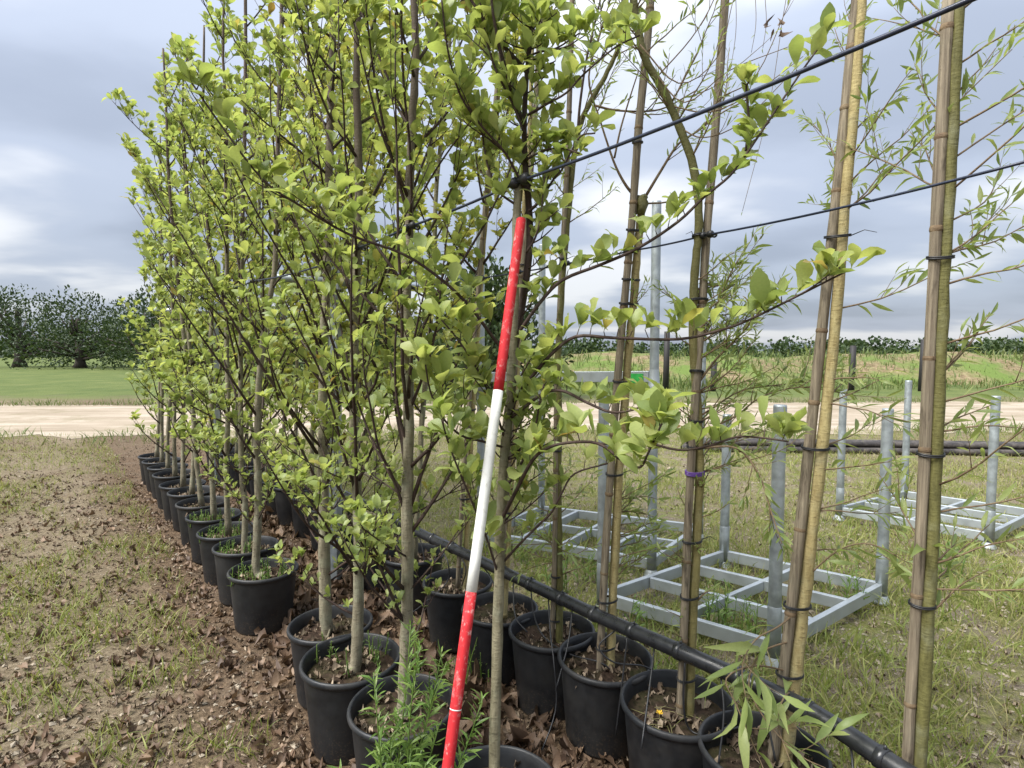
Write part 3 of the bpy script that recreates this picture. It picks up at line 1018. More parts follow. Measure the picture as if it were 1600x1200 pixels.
for i in range(6, 15):
    leafy(i, None, .020, .007, 'thin leafy tree far along the leafy row', 20 if i < 10 else 15, 216 + i, len0=.55, len1=.45, singles=120 if i < 9 else 0,
          twigs=3 if i < 9 else 2, leaf=.066 if i < 9 else .08, gap=.07 if i < 9 else .09, group=LEAFY, top_z=3.6)
for i in range(6, 19):
    leafy(i, None, .019, .007, 'yellow-green leafy tree far along the staked row beyond the pipe end' if i > 7 else
          ('yellow-green lobed-leaved tree in the pot under the pipe end' if i == 6 else 'yellow-green lobed-leaved tree next beyond the pipe end pot'),
          24 if i < 12 else 15, 260 + i, len0=.5, len1=.5, singles=200 if i < 9 else 0, twigs=3 if i < 12 else 2, leaf=.07 if i < 12 else .085,
          gap=.065 if i < 12 else .09, lm='lob' if i % 2 == 0 else 'mag_y', temps=T_LOB if i % 2 == 0 else T_MAG,
          group='yellow-green trees along the staked row', P=RP[i], top_z=3.9, z0=1.0 if i < 9 else .8, mat='bark_main')

# ------------------------------------------------------------------ staked row: willows and others with wooden stakes
STK = 'trees tied to wooden stakes'
def stake(pts, r0, r1, label, mat='stake', ties=(), partner=None, tape=None, seed=0):
    """stake with node rings; ties wrap stake and trunk"""
    rg = random.Random(seed)
    o = empty('wooden_stake', pts[0])
    tag(o, label, 'stake', 'wooden stakes tied to the trunks')
    path = smooth_path(pts, 6)
    L = len(path)
    mb = MB()
    mb.tube(path, [(r0 + (r1 - r0) * i / (L - 1)) * rg.uniform(.94, 1.05) for i in range(L)], 9)
    sh = mb.build('shaft', M[mat], o)
    acc = rg.uniform(.05, .2)
    for i in range(1, L):
        sl = (path[i] - path[i - 1]).length
        acc -= sl
        if acc <= 0:
            d_ = (path[i] - path[i - 1]).normalized(); p_ = path[i]; rr = r0 + (r1 - r0) * i / (L - 1)
            nb = MB(); nb.tube([p_ - d_ * .007, p_ - d_ * .002, p_ + d_ * .003, p_ + d_ * .008], [rr * .98, rr * 1.13, rr * 1.09, rr * .98], 9, False)
            nb.build('knot_ring', M['bark_twig'], sh)
            acc = rg.uniform(.16, .34)
    def ring(y, m, thick, hgt=1, tail=True):
        a = min(path, key=lambda p: abs(proj(p)[1] - y))
        b = min(partner, key=lambda p: abs(proj(p)[1] - y)) if partner else a
        if (a - b).length > .10: b = a
        c = (a + b) / 2
        ax = Vector((b.x - a.x, b.y - a.y, 0))
        half = ax.length / 2 + r0 * 1.25
        ux = ax.normalized() if ax.length > 1e-4 else Vector((1, 0, 0))
        uy = Vector((-ux.y, ux.x, 0))
        pts_ = []
        for k_ in range(21):
            q = 2 * PI * k_ / 20
            pts_.append(c + ux * math.cos(q) * half + uy * math.sin(q) * r0 * 1.45 + UP * (.004 * math.sin(q)))
        w = MB()
        for h in range(hgt):
            w.tube([p + UP * thick * 1.7 * h for p in pts_], thick, 5, False)
        if tail:
            e = pts_[0]
            w.tube([e, e + ux * .02 + Vector((.01, -.01, .012)), e + ux * .045 + Vector((.01, -.02, .0))], [thick * .8, thick * .6, thick * .4], 4)
        w.build('tie', m, o)
    for q in ties: ring(q, M['rubber'], .0024, 2, rg.random() < .5)
    if tape: ring(tape, M['purple'], .0028, 3, True)
    return o

# nearest willow just past the photo's right edge, first of the row
def willow_shoots(t, rg, n, z0, z1, ln, leaf=.045, up=.4, droop=.0, gap=.014, az=None, mat='bark_twig'):
    for i in range(n):
        z = rg.uniform(z0, z1)
        p = min(t.path, key=lambda q: abs(q.z - z)).copy()
        a = rg.uniform(*(az or (0, 6.28)))
        l = ln * rg.uniform(.5, 1.2)
        d = Vector((math.cos(a), math.sin(a), up + rg.uniform(-.2, .4))).normalized()
        pts = [p]
        for q in range(6):
            d = (d + UP * (.05 - droop) + rv(rg, .16)).normalized()
            pts.append(pts[-1] + d * l / 6)
        t.branch(pts, .0028, .0010, M[mat], rg, leaf, gap, 2 if l > .3 else 1, l * .4, .15, .95, 'wil', 1, smooth=False)

def willow(i, px, r0, r1, label, seed, mat='bark_willow', flare=1.2):
    P = RP[i]
    t = Tree('staked_tree', P, label, group=STK)
    pts = [Vector((P[0] + .0, P[1], SOIL_Z))] + px_path(px, P[1])
    pts[0] = Vector((pts[1].x - (pts[2].x - pts[1].x) * .1, P[1], SOIL_Z))
    t.trunk(pts, r0, r1, M[mat], 10, seed, flare=flare)
    return t

# R1: olive trunk that swings left at the top, stake straight on
t = willow(1, [(1076, 1140), (1081, 1000), (1088, 860), (1093, 740), (1090, 640), (1083, 520), (1085, 440), (1090, 380), (1092, 330), (1084, 262), (1058, 190), (1030, 130), (1008, 92), (1000, 60), (990, 0), (985, -120)], .0158, .0120,
           'willow with olive trunk bending left above the cable, purple tape low on it', 301, 'bark_mid')
rg = random.Random(301)
t1path = list(t.path)
willow_shoots(t, rg, 38, 1.12, 1.78, .25, .046, .35, 0, .012, az=(-.9, .9))
willow_shoots(t, rg, 9, 1.2, 1.7, .15, .035, .6, 0, .013, az=(2.2, 4.0))
willow_shoots(t, rg, 18, .50, 1.15, .11, .034, .5, 0, .010)
willow_shoots(t, rg, 16, 2.0, 2.75, .28, .042, .7, 0, .016)
willow_shoots(t, rg, 14, 2.6, 3.1, .40, .045, .3, .02, .018)
for pl, d0, d1 in [([(1090, 690), (1110, 670), (1150, 650), (1190, 620), (1250, 605), (1320, 615)], 1.93, 1.80), ([(1086, 655), (1110, 640), (1160, 610), (1230, 600), (1300, 590)], 1.93, 1.9),
                   ([(1090, 600), (1120, 560), (1160, 520), (1195, 480), (1240, 470)], 1.93, 1.75), ([(1088, 550), (1110, 500), (1140, 430), (1155, 403)], 1.93, 1.9),
                   ([(1095, 700), (1150, 700), (1185, 740), (1205, 800), (1222, 850)], 1.93, 1.6)]:
    t.branch(px_path(pl, d0, d1), .0042, .0014, M['bark_twig'], rg, .05, .012, 7, .15, .2, .95, 'wil')
# long bare hanging shoots at the top
for pl, d0, d1 in [([(1000, 70), (1060, 130), (1120, 90), (1148, -10)], 1.9, 1.8), ([(1020, 110), (1070, 160), (1140, 110), (1235, 72)], 1.93, 1.75),
                   ([(1046, 165), (1110, 175), (1185, 140), (1255, 88)], 1.93, 1.7), ([(1080, 250), (1120, 160), (1180, 120), (1235, 0)], 1.93, 1.75),
                   ([(1025, 122), (1080, 60), (1115, 0), (1130, -60)], 1.93, 1.85), ([(1062, 200), (1100, 215), (1160, 190), (1250, 100)], 1.93, 1.8)]:
    t.branch(px_path(pl, d0, d1), .0026, .001, M['bark_twig'], rg, .035, .05, 2, .12, .3, .6, 'wil')
for x0, x1_, y1_ in ((1146, 1142, 105), (1176, 1174, 82), (1190, 1192, 75), (1250, 1160, 330), (1108, 1095, 40)):
    pl = [(x0, -60), (x0 + (x1_ - x0) * .3 + 5, 0), (x0 + (x1_ - x0) * .6 + 6, y1_ * .5), (x1_, y1_)]
    t.branch(px_path(pl, 1.85), .0011, .0007, M['bark_twig'], rg, .02, .4, 0, .1, .8, 1.0, 'wil')
for k_ in range(4):
    v_, q_ = T_DEAD[k_ + 2]
    mb = MB(); pw = at(1205 + 5 * k_, 40 + 3 * (k_ % 2), 1.8); x_, y_, z_ = basis(rv(rg) + Vector((.5, 0, 0)), rv(rg))
    mb.add([pw + (x_ * float(a[0]) * .5 + y_ * float(a[1]) + z_ * float(a[2])) * .034 for a in v_], [tuple(int(i) for i in f) for f in q_])
    mb.build('withered_leaf', M['litter'], t.root)
t.finish(T_WIL, LM['wil'], M['leaf_willow'], 260)
stake([Vector(at(1061, 1146, 1.915)), at(1068, 1000, 1.92), at(1079, 740, 1.915), at(1096, 500, 1.93), at(1104, 370, 1.94), at(1118, 200, 1.95), at(1133, 0, 1.96), at(1142, -130, 1.96)], .0142, .0135,
      'wooden stake beside the olive willow trunk, purple tape around both', 'stake', (1066, 935, 850, 706, 662, 590, 470, 372), t1path, 747, 31)

# R2: yellow trunk with a cut knob at its head and three thin limbs
t = willow(2, [(952, 1070), (955, 1000), (958, 920), (962, 840), (967, 740), (975, 640), (983, 540), (990, 470), (995, 400), (1000, 350), (1004, 316)], .0188, .0150,
           'yellow-barked staked tree with a cut knob head and thin bare limbs', 302)
rg = random.Random(302)
t2path = list(t.path)
mb = MB(); c = at(1003, 314, 2.215)
mb.tube([c + Vector((-.006, 0, -.05)), c + Vector((-.002, -.003, -.025)), c + Vector((.001, -.003, -.008)), c + Vector((-.002, 0, .006)), c + Vector((.003, 0, .015)), c + Vector((0, 0, .022))], [.0155, .0185, .025, .021, .022, .012], 11)
mb.v = [tuple(Vector(p) + rv(rg, .0028)) for p in mb.v]
mb.build('knob', M['bark_olive'], t.root)
for pl, r, lf in [([(990, 305), (975, 285), (958, 250), (935, 180), (930, 165)], .0062, 0), ([(960, 247), (970, 200), (985, 150), (998, 110)], .004, 0),
                  ([(1008, 308), (1032, 268), (1060, 225), (1090, 205), (1130, 175), (1180, 150)], .006, 1), ([(1010, 318), (1040, 316), (1068, 305), (1100, 290)], .0035, 0),
                  ([(930, 165), (960, 172), (1005, 174), (1040, 168), (1090, 140)], .0045, 1), ([(930, 168), (920, 120), (935, 60), (960, -20)], .004, 1)]:
    t.branch(px_path(pl, 2.22, 2.2), r, .0022, M['bark_twig'], rg, .04, .02 if lf else .3, 5 if lf else 0, .22, .3, .9, 'wil')
willow_shoots(t, rg, 16, .6, 1.05, .20, .060, .2, .08, .014, az=(-1.2, 1.2))
willow_shoots(t, rg, 5, 1.35, 1.75, .13, .034, .3, .02, .014)
t.finish(T_WIL, LM['wil'], M['leaf_willow'], 150)
stake([at(936, 1072, 2.215), at(942, 940, 2.21), at(950, 800, 2.215), at(963, 620, 2.215), at(975, 480, 2.215), at(988, 340, 2.21), at(998, 200, 2.20), at(1012, 60, 2.21), at(1022, -80, 2.21)], .0152, .0150,
      'grey split stake beside the yellow trunk with the knob head', 'stake', (1010, 935, 742, 605, 473, 440, 360, 235), t2path, None, 32)

# R3: thin brown trunk with a dark leader
t = willow(3, [(874, 1000), (874, 900), (872, 780), (873, 650), (872, 560), (878, 450), (886, 350), (895, 260), (905, 200), (922, 160), (945, 120), (968, 70), (990, 10), (1005, -80)], .0175, .008,
           'thin brown staked tree leaning right above the upper cable', 303, 'bark_olive')
rg = random.Random(303); t3path = list(t.path)
willow_shoots(t, rg, 20, .55, 1.05, .22, .060, .25, .08, .014)
willow_shoots(t, rg, 16, 2.1, 3.2, .40, .045, .5, .0, .018)
t.branch(px_path([(903, 205), (906, 165), (915, 100), (926, 50), (940, -10), (950, -80)], 2.45, 2.4), .006, .003, M['bark_young'], rg, .045, .03, 5, .22, .4, .8, 'wil')
t.finish(T_WIL, LM['wil'], M['leaf_willow'], 120)
stake([at(862, 1000, 2.47), at(866, 900, 2.46), at(868, 760, 2.46), at(870, 600, 2.47), at(876, 450, 2.47), at(884, 300, 2.46), at(890, 150, 2.45), at(894, 0, 2.44), at(897, -100, 2.44)], .0112, .0115,
      'thin grey stake beside the brown leaning tree', 'stake', (975, 900, 700, 590, 520, 412), t3path, None, 33)

# R4: hidden behind the slender trunk, its stake shows above
t = willow(4, [(788, 955), (796, 800), (806, 640), (812, 480), (818, 340), (828, 200), (832, 60), (838, -60)], .0165, .008, 'staked tree standing close behind the slender grey trunk and striped pole', 304)
rg = random.Random(304)
willow_shoots(t, rg, 14, 2.1, 3.3, .35, .05, .5, 0, .018); t4path = list(t.path)
t.finish(T_WIL, LM['wil'], M['leaf_willow'], 60)
stake([at(779, 958, 2.73), at(790, 800, 2.73), at(800, 640, 2.73), at(812, 480, 2.73), at(824, 340, 2.73), at(836, 180, 2.73), at(845, 0, 2.73), at(850, -90, 2.73)], .0135, .012,
      'beige stake showing above the black cable clip of the slender tree', 'stake', (800, 640, 420), t4path, None, 34)

# R5: yellowish trunk and stake left of the pole
t = willow(5, [(726, 915), (729, 840), (733, 760), (738, 660), (744, 560), (750, 470), (756, 380), (764, 300), (772, 220), (782, 120), (790, 20), (800, -80)], .0155, .008, 'yellowish staked tree seen just left of the striped pole', 305)
rg = random.Random(305); t5path = list(t.path)
t.auto(rg, 18, 1.9, 3.5, .45, .4, M['bark_young'], .062, 3, .065, kind='mag')
t.finish(T_LOB, LM['lob'], M['leaf_yel'], 200)
stake([at(715, 918, 3.01), at(720, 820, 3.0), at(725, 740, 3.0), at(732, 640, 3.0), at(740, 540, 3.0), at(748, 440, 3.0), at(760, 300, 3.0), at(775, 150, 3.0), at(790, 0, 3.0), at(796, -60, 3.0)], .0125, .011,
      'grey stake beside the yellowish tree left of the striped pole', 'stake', (860, 780, 640, 560, 435), t5path, None, 35)

# R0 and R-1 at the right
t = willow(0, [(1227, 1185), (1239, 1090), (1251, 980), (1266, 860), (1284, 700), (1303, 520), (1320, 330), (1338, 130), (1350, -60)], .0215, .012, 'thick pale willow trunk with long leaves drooping before the pipe', 306)
rg = random.Random(306); t0path = list(t.path)
willow_shoots(t, rg, 10, .9, 1.8, .30, .06, .2, .05, .018, az=(-1.2, 1.2))
willow_shoots(t, rg, 16, 1.9, 3.0, .45, .05, .5, 0, .018, az=(-1.2, 1.6))
for pl, d0, d1 in [([(1236, 1050), (1180, 1040), (1135, 1060), (1150, 1100), (1180, 1170), (1205, 1230)], 1.70, 1.45), ([(1240, 1000), (1190, 1020), (1170, 1070), (1200, 1130), (1250, 1180), (1290, 1200)], 1.70, 1.4),
                   ([(1240, 960), (1215, 980), (1180, 1000), (1160, 1040), (1165, 1090)], 1.70, 1.5), ([(1240, 1080), (1225, 1090), (1215, 1130), (1235, 1190)], 1.66, 1.4),
                   ([(1262, 900), (1310, 860), (1360, 850), (1420, 880)], 1.70, 1.5)]:
    t.branch(px_path(pl, d0, d1), .003, .001, M['bark_twig'], rg, .125, .042, 1, .12, .25, .95, 'wil')
t.finish(T_WIL, LM['wil'], M['leaf_willow'], 200)
stake([at(1207, 1190, 1.70), at(1220, 1085, 1.70), at(1243, 890, 1.70), at(1264, 700, 1.71), at(1288, 480, 1.71), at(1312, 260, 1.72), at(1338, 0, 1.72), at(1344, -60, 1.72)], .0162, .014, 'thick stake beside the pale willow at the drooping leaves', 'stake', (1055, 945, 700, 360), t0path, None, 36)
t = willow(-1, [(1434, 1300), (1440, 1150), (1450, 960), (1462, 760), (1470, 540), (1484, 300), (1495, 60), (1505, -120)], .0165, .011, 'willow trunk at the near end of the staked row', 307, 'bark_olive')
rg = random.Random(307); tm = list(t.path)
willow_shoots(t, rg, 22, .9, 1.9, .32, .055, .3, .03, .018, az=(-1.4, 1.8))
willow_shoots(t, rg, 18, 1.9, 2.8, .4, .05, .5, 0, .018, az=(-1.2, 1.8))
t.finish(T_WIL, LM['wil'], M['leaf_willow'], 120)
stake([at(1414, 1300, 1.43), at(1422, 1100, 1.43), at(1438, 840, 1.43), at(1452, 560, 1.43), at(1468, 260, 1.43), at(1482, 0, 1.43)], .013, .014, 'stake beside the willow at the near end of the staked row', 'stake', (950, 700, 400), tm, None, 37)

# ------------------------------------------------------------------ ranging pole
pd0 = 1.645
tip = at(814.5, 342, pd0)
foot = tip + (at(779, 607, pd0 * (1 - .0872)) - tip).normalized() * 2.0
foot.z = max(foot.z, .005)
o = empty('ranging_pole', foot)
tag(o, 'red and white banded surveying pole leaning on the slender tree', 'pole')
ax = (foot - tip)
for i in range(4):
    mb = MB()
    a, b = tip + ax * (i * .25), tip + ax * ((i + 1) * .25)
    m_ = [a.lerp(b, q / 6) for q in range(7)]
    r = .0135
    rad = [r] * 7
    if i == 0: m_.insert(1, a.lerp(b, .006)); rad = [r * .8] + [r] * 7
    mb.tube(m_, rad, 20)
    mb.build('band', M['red' if i % 2 == 0 else 'white'], o)
mb = MB()
for f in (.628,):
    p = tip + ax * f; u = ax.normalized()
    mb.tube([p, p + u * .0025], [.0138, .0138], 20)
mb.build('scratch_ring', M['white'], o)

# ------------------------------------------------------------------ cables
def cable(pts, r, label, clips):
    o = empty('support_cable', (pts[0].x, pts[0].y, pts[0].z))
    tag(o, label, 'cable', 'support cables along the rows')
    path = []
    for a, b in zip(pts[:-1], pts[1:]):
        for k_ in range(8):
            q = k_ / 8
            path.append(a.lerp(b, q) + Vector((0, 0, -.012 * 4 * q * (1 - q) * (b - a).length)))
    path.append(pts[-1])
    mb = MB(); mb.tube(path, r, 8); mb.build('line', M['cable'], o)
    for p, d, s in clips:
        d = d.normalized()
        side = d.cross(UP).normalized()
        mb = MB()
        mb.tube([p - d * .034 * s, p - d * .028 * s, p - d * .012 * s, p - d * .008 * s], [.008 * s, .014 * s, .014 * s, .007 * s], 10)
        mb.tube([p + d * .008 * s, p + d * .012 * s, p + d * .028 * s, p + d * .034 * s], [.007 * s, .014 * s, .014 * s, .008 * s], 10)
        loop = []
        for k_ in range(17):
            q = 2 * PI * k_ / 16
            loop.append(p + side * (.022 * s) + d * math.cos(q) * .022 * s + side * math.sin(q) * .026 * s + UP * .003 * math.sin(3 * q))
        mb.tube(loop, .0042 * s, 6, False)
        mb.build('clip', M['rubber'], o)
    return o
cA = at(812, 283, 1.675); cB = at(640, 354, 1.92); cC = at(556, 388, 2.20); cD = at(506, 413, 2.49)
near = at(1250, 95, 1.0); near2 = near + (near - cA) * .9
far_pts = [Vector((LP[i][0], LP[i][1] - .03, 1.93)) for i in (4, 5, 7, 9, 12, 14)]
lpts = [near2, cA, cB, cC, cD] + far_pts
cable(lpts, .0042, 'dark blue cable held by the clip on the slender tree', [(lpts[i], lpts[i + 1] - lpts[i - 1], 1.15 if i == 1 else .8) for i in range(1, 9)])
r1 = at(1104, 367, 1.905); r2 = at(984, 392, 2.19); r3 = at(882, 412, 2.44); r4 = at(808, 425, 2.71); r5 = at(750, 434, 2.98)
rn = at(1250, 333, 1.60); rn2 = rn + (rn - r1) * 1.6
rp_ = [rn2, r1, r2, r3, r4, r5] + [Vector((RP[i][0], RP[i][1] - .03, 1.92)) for i in (6, 8, 10, 13, 16, 18)]
cable(rp_, .0034, 'thin dark cable tied to the wooden stakes', [(rp_[i], rp_[i + 1] - rp_[i - 1], .8) for i in range(1, 10)])

# ------------------------------------------------------------------ irrigation pipe with drip tubes
pp = [at(1640, 1345, 1.12), at(1410, 1205, 1.36), at(1250, 1103, 1.60), at(1070, 1021, 1.865), at(945, 967, 2.165), at(870, 932, 2.41), at(790, 895, 2.68), at(720, 862, 2.95), at(655, 832, 3.3), at(590, 797, 3.75), at(530, 768, 4.2)]
o = empty('irrigation_pipe', (pp[3].x, pp[3].y, pp[3].z))
tag(o, 'thick black irrigation pipe running across the staked trunks with hanging drip tubes', 'pipe')
path = smooth_path(pp, 6)
mb = MB(); mb.tube(path, .0262, 16); mb.build('pipe', M['pipe'], o)
lens = [0]
for i in range(1, len(path)): lens.append(lens[-1] + (path[i] - path[i - 1]).length)
def on_pipe(s):
    for i in range(1, len(path)):
        if lens[i] >= s:
            q = (s - lens[i - 1]) / (lens[i] - lens[i - 1])
            return path[i - 1].lerp(path[i], q), (path[i] - path[i - 1]).normalized()
    return path[-1], (path[-1] - path[-2]).normalized()
def s_at_px(x):
    best = min(range(len(path)), key=lambda i: abs(proj(path[i])[0] - x))
    return lens[best]
s = .12
while s < lens[-1] - .1:
    p, d = on_pipe(s)
    mb = MB()
    mb.tube([p - d * .012, p - d * .011, p + d * .011, p + d * .012], [.0264, .0296, .0296, .0264], 16)
    mb.tube([p + UP * .027 - d * .006, p + UP * .038 - d * .006], [.005, .003], 6)
    mb.build('pipe_clamp', M['pipe'], o)
    s += .205
def drip(xa, course, r=.0034):
    p, d = on_pipe(s_at_px(xa))
    pts = [p + Vector((0, -.004, -.022))] + course(p)
    mb = MB(); mb.tube(smooth_path(pts, 5), r, 5); mb.build('drip_tube', M['tubing'], o)
def down_to(px, py, dd, bend=(0, 0)):
    return lambda p: [p.lerp(at(px, py, dd), .45) + Vector((bend[0], bend[1], 0)), at(px, py, dd)]
drip(1200, down_to(1212, 1190, 1.58))
drip(1130, down_to(1122, 1200, 1.66, (.01, -.01)))
drip(1076, lambda p: [at(1068, 1100, 1.85), at(1078, 1140, 1.84), at(1110, 1148, 1.80), at(1155, 1136, 1.80)])
drip(1025, down_to(1002, 1170, 1.75, (0, -.01)))
drip(978, down_to(962, 1150, 2.0, (0, -.01)))
drip(960, lambda p: [at(936, 1010, 2.1), at(960, 1035, 2.08), at(1010, 1042, 2.1), at(1036, 1070, 2.12), at(1042, 1108, 2.14)])
drip(898, down_to(868, 1080, 2.15, (.01, -.02)))
drip(862, lambda p: [at(860, 990, 2.34), at(866, 1040, 2.25), at(868, 1110, 2.2), at(840, 1190, 2.1)])
drip(832, lambda p: [at(834, 960, 2.5), at(850, 995, 2.44), at(890, 1022, 2.3), at(940, 1036, 2.2), at(962, 1060, 2.2), at(964, 1090, 2.16)])
drip(800, lambda p: [at(802, 930, 2.6), at(806, 965, 2.5), at(824, 988, 2.45)])
drip(752, lambda p: [at(766, 900, 2.8), at(778, 930, 2.7), at(782, 960, 2.7)])
drip(725, lambda p: [at(728, 890, 2.9), at(722, 915, 2.95)])
drip(690, lambda p: [at(700, 880, 3.0), at(698, 910, 3.0), at(660, 945, 2.9), at(640, 960, 2.85)])
drip(660, down_to(664, 880, 3.25)); drip(625, down_to(632, 870, 3.45)); drip(1330, down_to(1335, 1230, 1.4))

# ------------------------------------------------------------------ row post with cross arm
pb = gnd(524, 918)
o = empty('row_post', (pb.x, pb.y, 0)); tag(o, 'square galvanised row post with cross arm among the leafy trunks', 'post')
mb = MB(); mb.bar(pb + Vector((0, 0, -.02)), pb + Vector((.03, 0, 2.08)), .06, .115); mb.build('upright', M['galv_post'], o, False, .004)
nrm = Vector((.785, .62, 0))
a_ = pb + Vector((.03, -.075, 1.98))
mb = MB(); mb.tube([a_ - nrm * .35, a_ + nrm * .62], .024, 12); mb.build('cross_arm', M['galv_post'], o)
mb = MB(); mb.bar(a_ + Vector((0, .02, -.05)), a_ + Vector((0, .02, .05)), .10, .07); mb.build('bracket', M['galv'], o, False, .003)
qb = pb + ROW * 3.6
o = empty('row_post', (qb.x, qb.y, 0)); tag(o, 'far galvanised row post behind the leafy trunks', 'post')
mb = MB(); mb.bar(qb + Vector((0, 0, -.02)), qb + Vector((.03, 0, 2.08)), .06, .115); mb.build('upright', M['galv_post'], o, False, .004)
a_ = qb + Vector((.03, -.075, 1.98))
mb = MB(); mb.tube([a_ - nrm * .55, a_ + nrm * .62], .024, 12); mb.build('cross_arm', M['galv_post'], o)

# ------------------------------------------------------------------ galvanised racks
def rack(P, heights, label, n_long, n_short, rail=None, post_r=.031):
    """P: four base corners in order; beams of the base grid, corner posts in sockets"""
    P = [Vector((p[0], p[1], 0)) for p in P]
    o = empty('plant_rack', (sum(p.x for p in P) / 4, sum(p.y for p in P) / 4, 0))
    tag(o, label, 'rack', 'galvanised racks standing on the grass')
    zc = .088; h = .072; w = .032
    up = Vector((0, 0, zc))
    def inset(i):
        c = sum(P, Vector()) / 4
        return P[i] + (c - P[i]).normalized() * .0
    for i in range(4):
        a, b = P[i], P[(i + 1) % 4]
        d = (b - a).normalized()
        mb = MB(); mb.bar(a + up + d * .02, b + up - d * .02, w, h); mb.build('side_beam', M['galv'], o, False, .003)
    for k_ in range(1, n_long):
        q = k_ / n_long
        a, b = P[0].lerp(P[1], q), P[3].lerp(P[2], q)
        d = (b - a).normalized()
        mb = MB(); mb.bar(a + up + d * .017, b + up - d * .017, w * .95, h - .006); mb.build('cross_beam', M['galv'], o, False, .003)
    for k_ in range(1, n_short):
        q = k_ / n_short
        a, b = P[0].lerp(P[3], q), P[1].lerp(P[2], q)
        for j in range(n_long):
            u0, u1 = a.lerp(b, j / n_long), a.lerp(b, (j + 1) / n_long)
            d = (b - a).normalized()
            mb = MB(); mb.bar(u0 + up + d * .017, u1 + up - d * .017, w * .9, h - .012); mb.build('cross_beam', M['galv'], o, False, .003)
    for i in range(4):
        if heights[i] <= 0: continue
        p = P[i]
        mb = MB()
        mb.tube([p + Vector((0, 0, .03)), p + Vector((0, 0, .4)), p + Vector((0, 0, heights[i] - .01)), p + Vector((0, 0, heights[i]))], [post_r, post_r, post_r, post_r * .96], 18)
        po = mb.build('post', M['galv_post'], o)
        mb = MB()
        mb.lathe([(post_r + .001, .03), (post_r + .0025, .03), (post_r + .0025, .30), (post_r + .001, .303)], 18, p)
        mb.build('socket', M['galv_post'], po)
        mb = MB(); mb.lathe([(.0, .004), (.055, .0), (.05, .012), (post_r + .004, .05)], 14, p); mb.build('foot', M['galv'], o)
    if rail:
        i, j, z, zz = rail
        d = (P[j] - P[i]).normalized()
        mb = MB(); mb.bar(P[i] + Vector((0, 0, z)) + d * .034, P[j] + Vector((0, 0, zz)) - d * .034, .035, .075); mb.build('rail', M['galv'], o, False, .003)
        for q in (i, j):
            c = P[q] + Vector((0, 0, (z if q == i else zz) - .11))
            mb = MB(); mb.lathe([(post_r + .001, 0), (post_r + .03, 0), (post_r + .008, .055), (post_r + .001, .16)], 14, c); mb.build('collar', M['galv'], o)
        q = P[i].lerp(P[j], .90); s_ = d.cross(UP).normalized() * -1
        s_ = s_ if s_.y < 0 else -s_
        mb = MB(); c = q + Vector((0, 0, zz - .012)) + s_ * .0205
        mb.bar(c - d * .065, c + d * .065, .004, .062); mb.build('green_label', M['green_tag'], o, False)
    return o
A = [gnd(752, 836, .09), gnd(1018, 880, .09), gnd(1092, 826, .09), gnd(846, 796, .09)]
rack(A, [2.55, 2.54, 2.55, 2.50], 'tall four-post galvanised rack with a waist-high rail and grid base', 4, 2, (0, 1, 1.345, 1.375))
B0, B1, B3 = Vector((.535, 3.34, 0)), Vector((1.29, 2.76, 0)), Vector((1.52, 4.05, 0))
rack([B0, B3, B3 + (B1 - B0), B1], [1.29, 1.10, 1.2, 1.29], 'short-post galvanised rack with open grid base nearest the straw pot', 3, 2)
C0 = Vector((3.0, 5.2, 0))
rack([C0, C0 + Vector((1.0, .6, 0)), C0 + Vector((1.7, -.1, 0)), C0 + Vector((.75, -.75, 0))], [1.2, 1.25, 1.25, 1.2], 'separate short-post rack farther along the grass toward the pipe pile', 3, 2)

# ------------------------------------------------------------------ pile of long dark pipes, black posts
rg = random.Random(55)
pile = [(0, 0), (.13, 0), (.26, 0), (.39, .0), (.065, .112), (.195, .112), (.325, .112)]
for k_, (dy, dz) in enumerate(pile):
    a = gnd(1085, 705) + Vector((rg.uniform(-.25, .25), dy * .75, .048 + dz * .75)); b = a + Vector((6.2, -.55, rg.uniform(-.004, .004)))
    o = MB(); o.tube([a, a.lerp(b, .5), b], .047, 12, False); o.tube([b, a.lerp(b, .5), a], .040, 12, False)
    ob = o.build('long_pipe', M['steel_pipe'])
    tag(ob, 'long dark weathered pipe lying in the pile by the road', 'pipe', 'pipes piled by the road')
for px, yt in ((1040, 518), (1114, 565), (1330, 540), (1440, 530)):
    p = at(px, 600, 22.0); p.z = 0; h = at(px, yt, 22.0).z
    mb = MB(); mb.tube([p + Vector((0, 0, -.05)), p + Vector((.02, 0, h * .5)), p + Vector((.03, 0, h))], [.12, .115, .11], 8)
    tag(mb.build('fence_post', M['black_post']), 'black wooden fence post in the field beyond the road', 'fence post', 'black fence posts beyond the road')
# white lid on the gravel by the pipe
p = gnd(927, 973)
mb = MB(); mb.lathe([(.0, .016), (.030, .018), (.037, .014), (.039, .004), (.036, .002)], 24, (p.x, p.y, 0.012))
tag(mb.build('plastic_lid', M['white_plastic']), 'small white plastic lid lying on the ground behind the staked pots', 'lid')

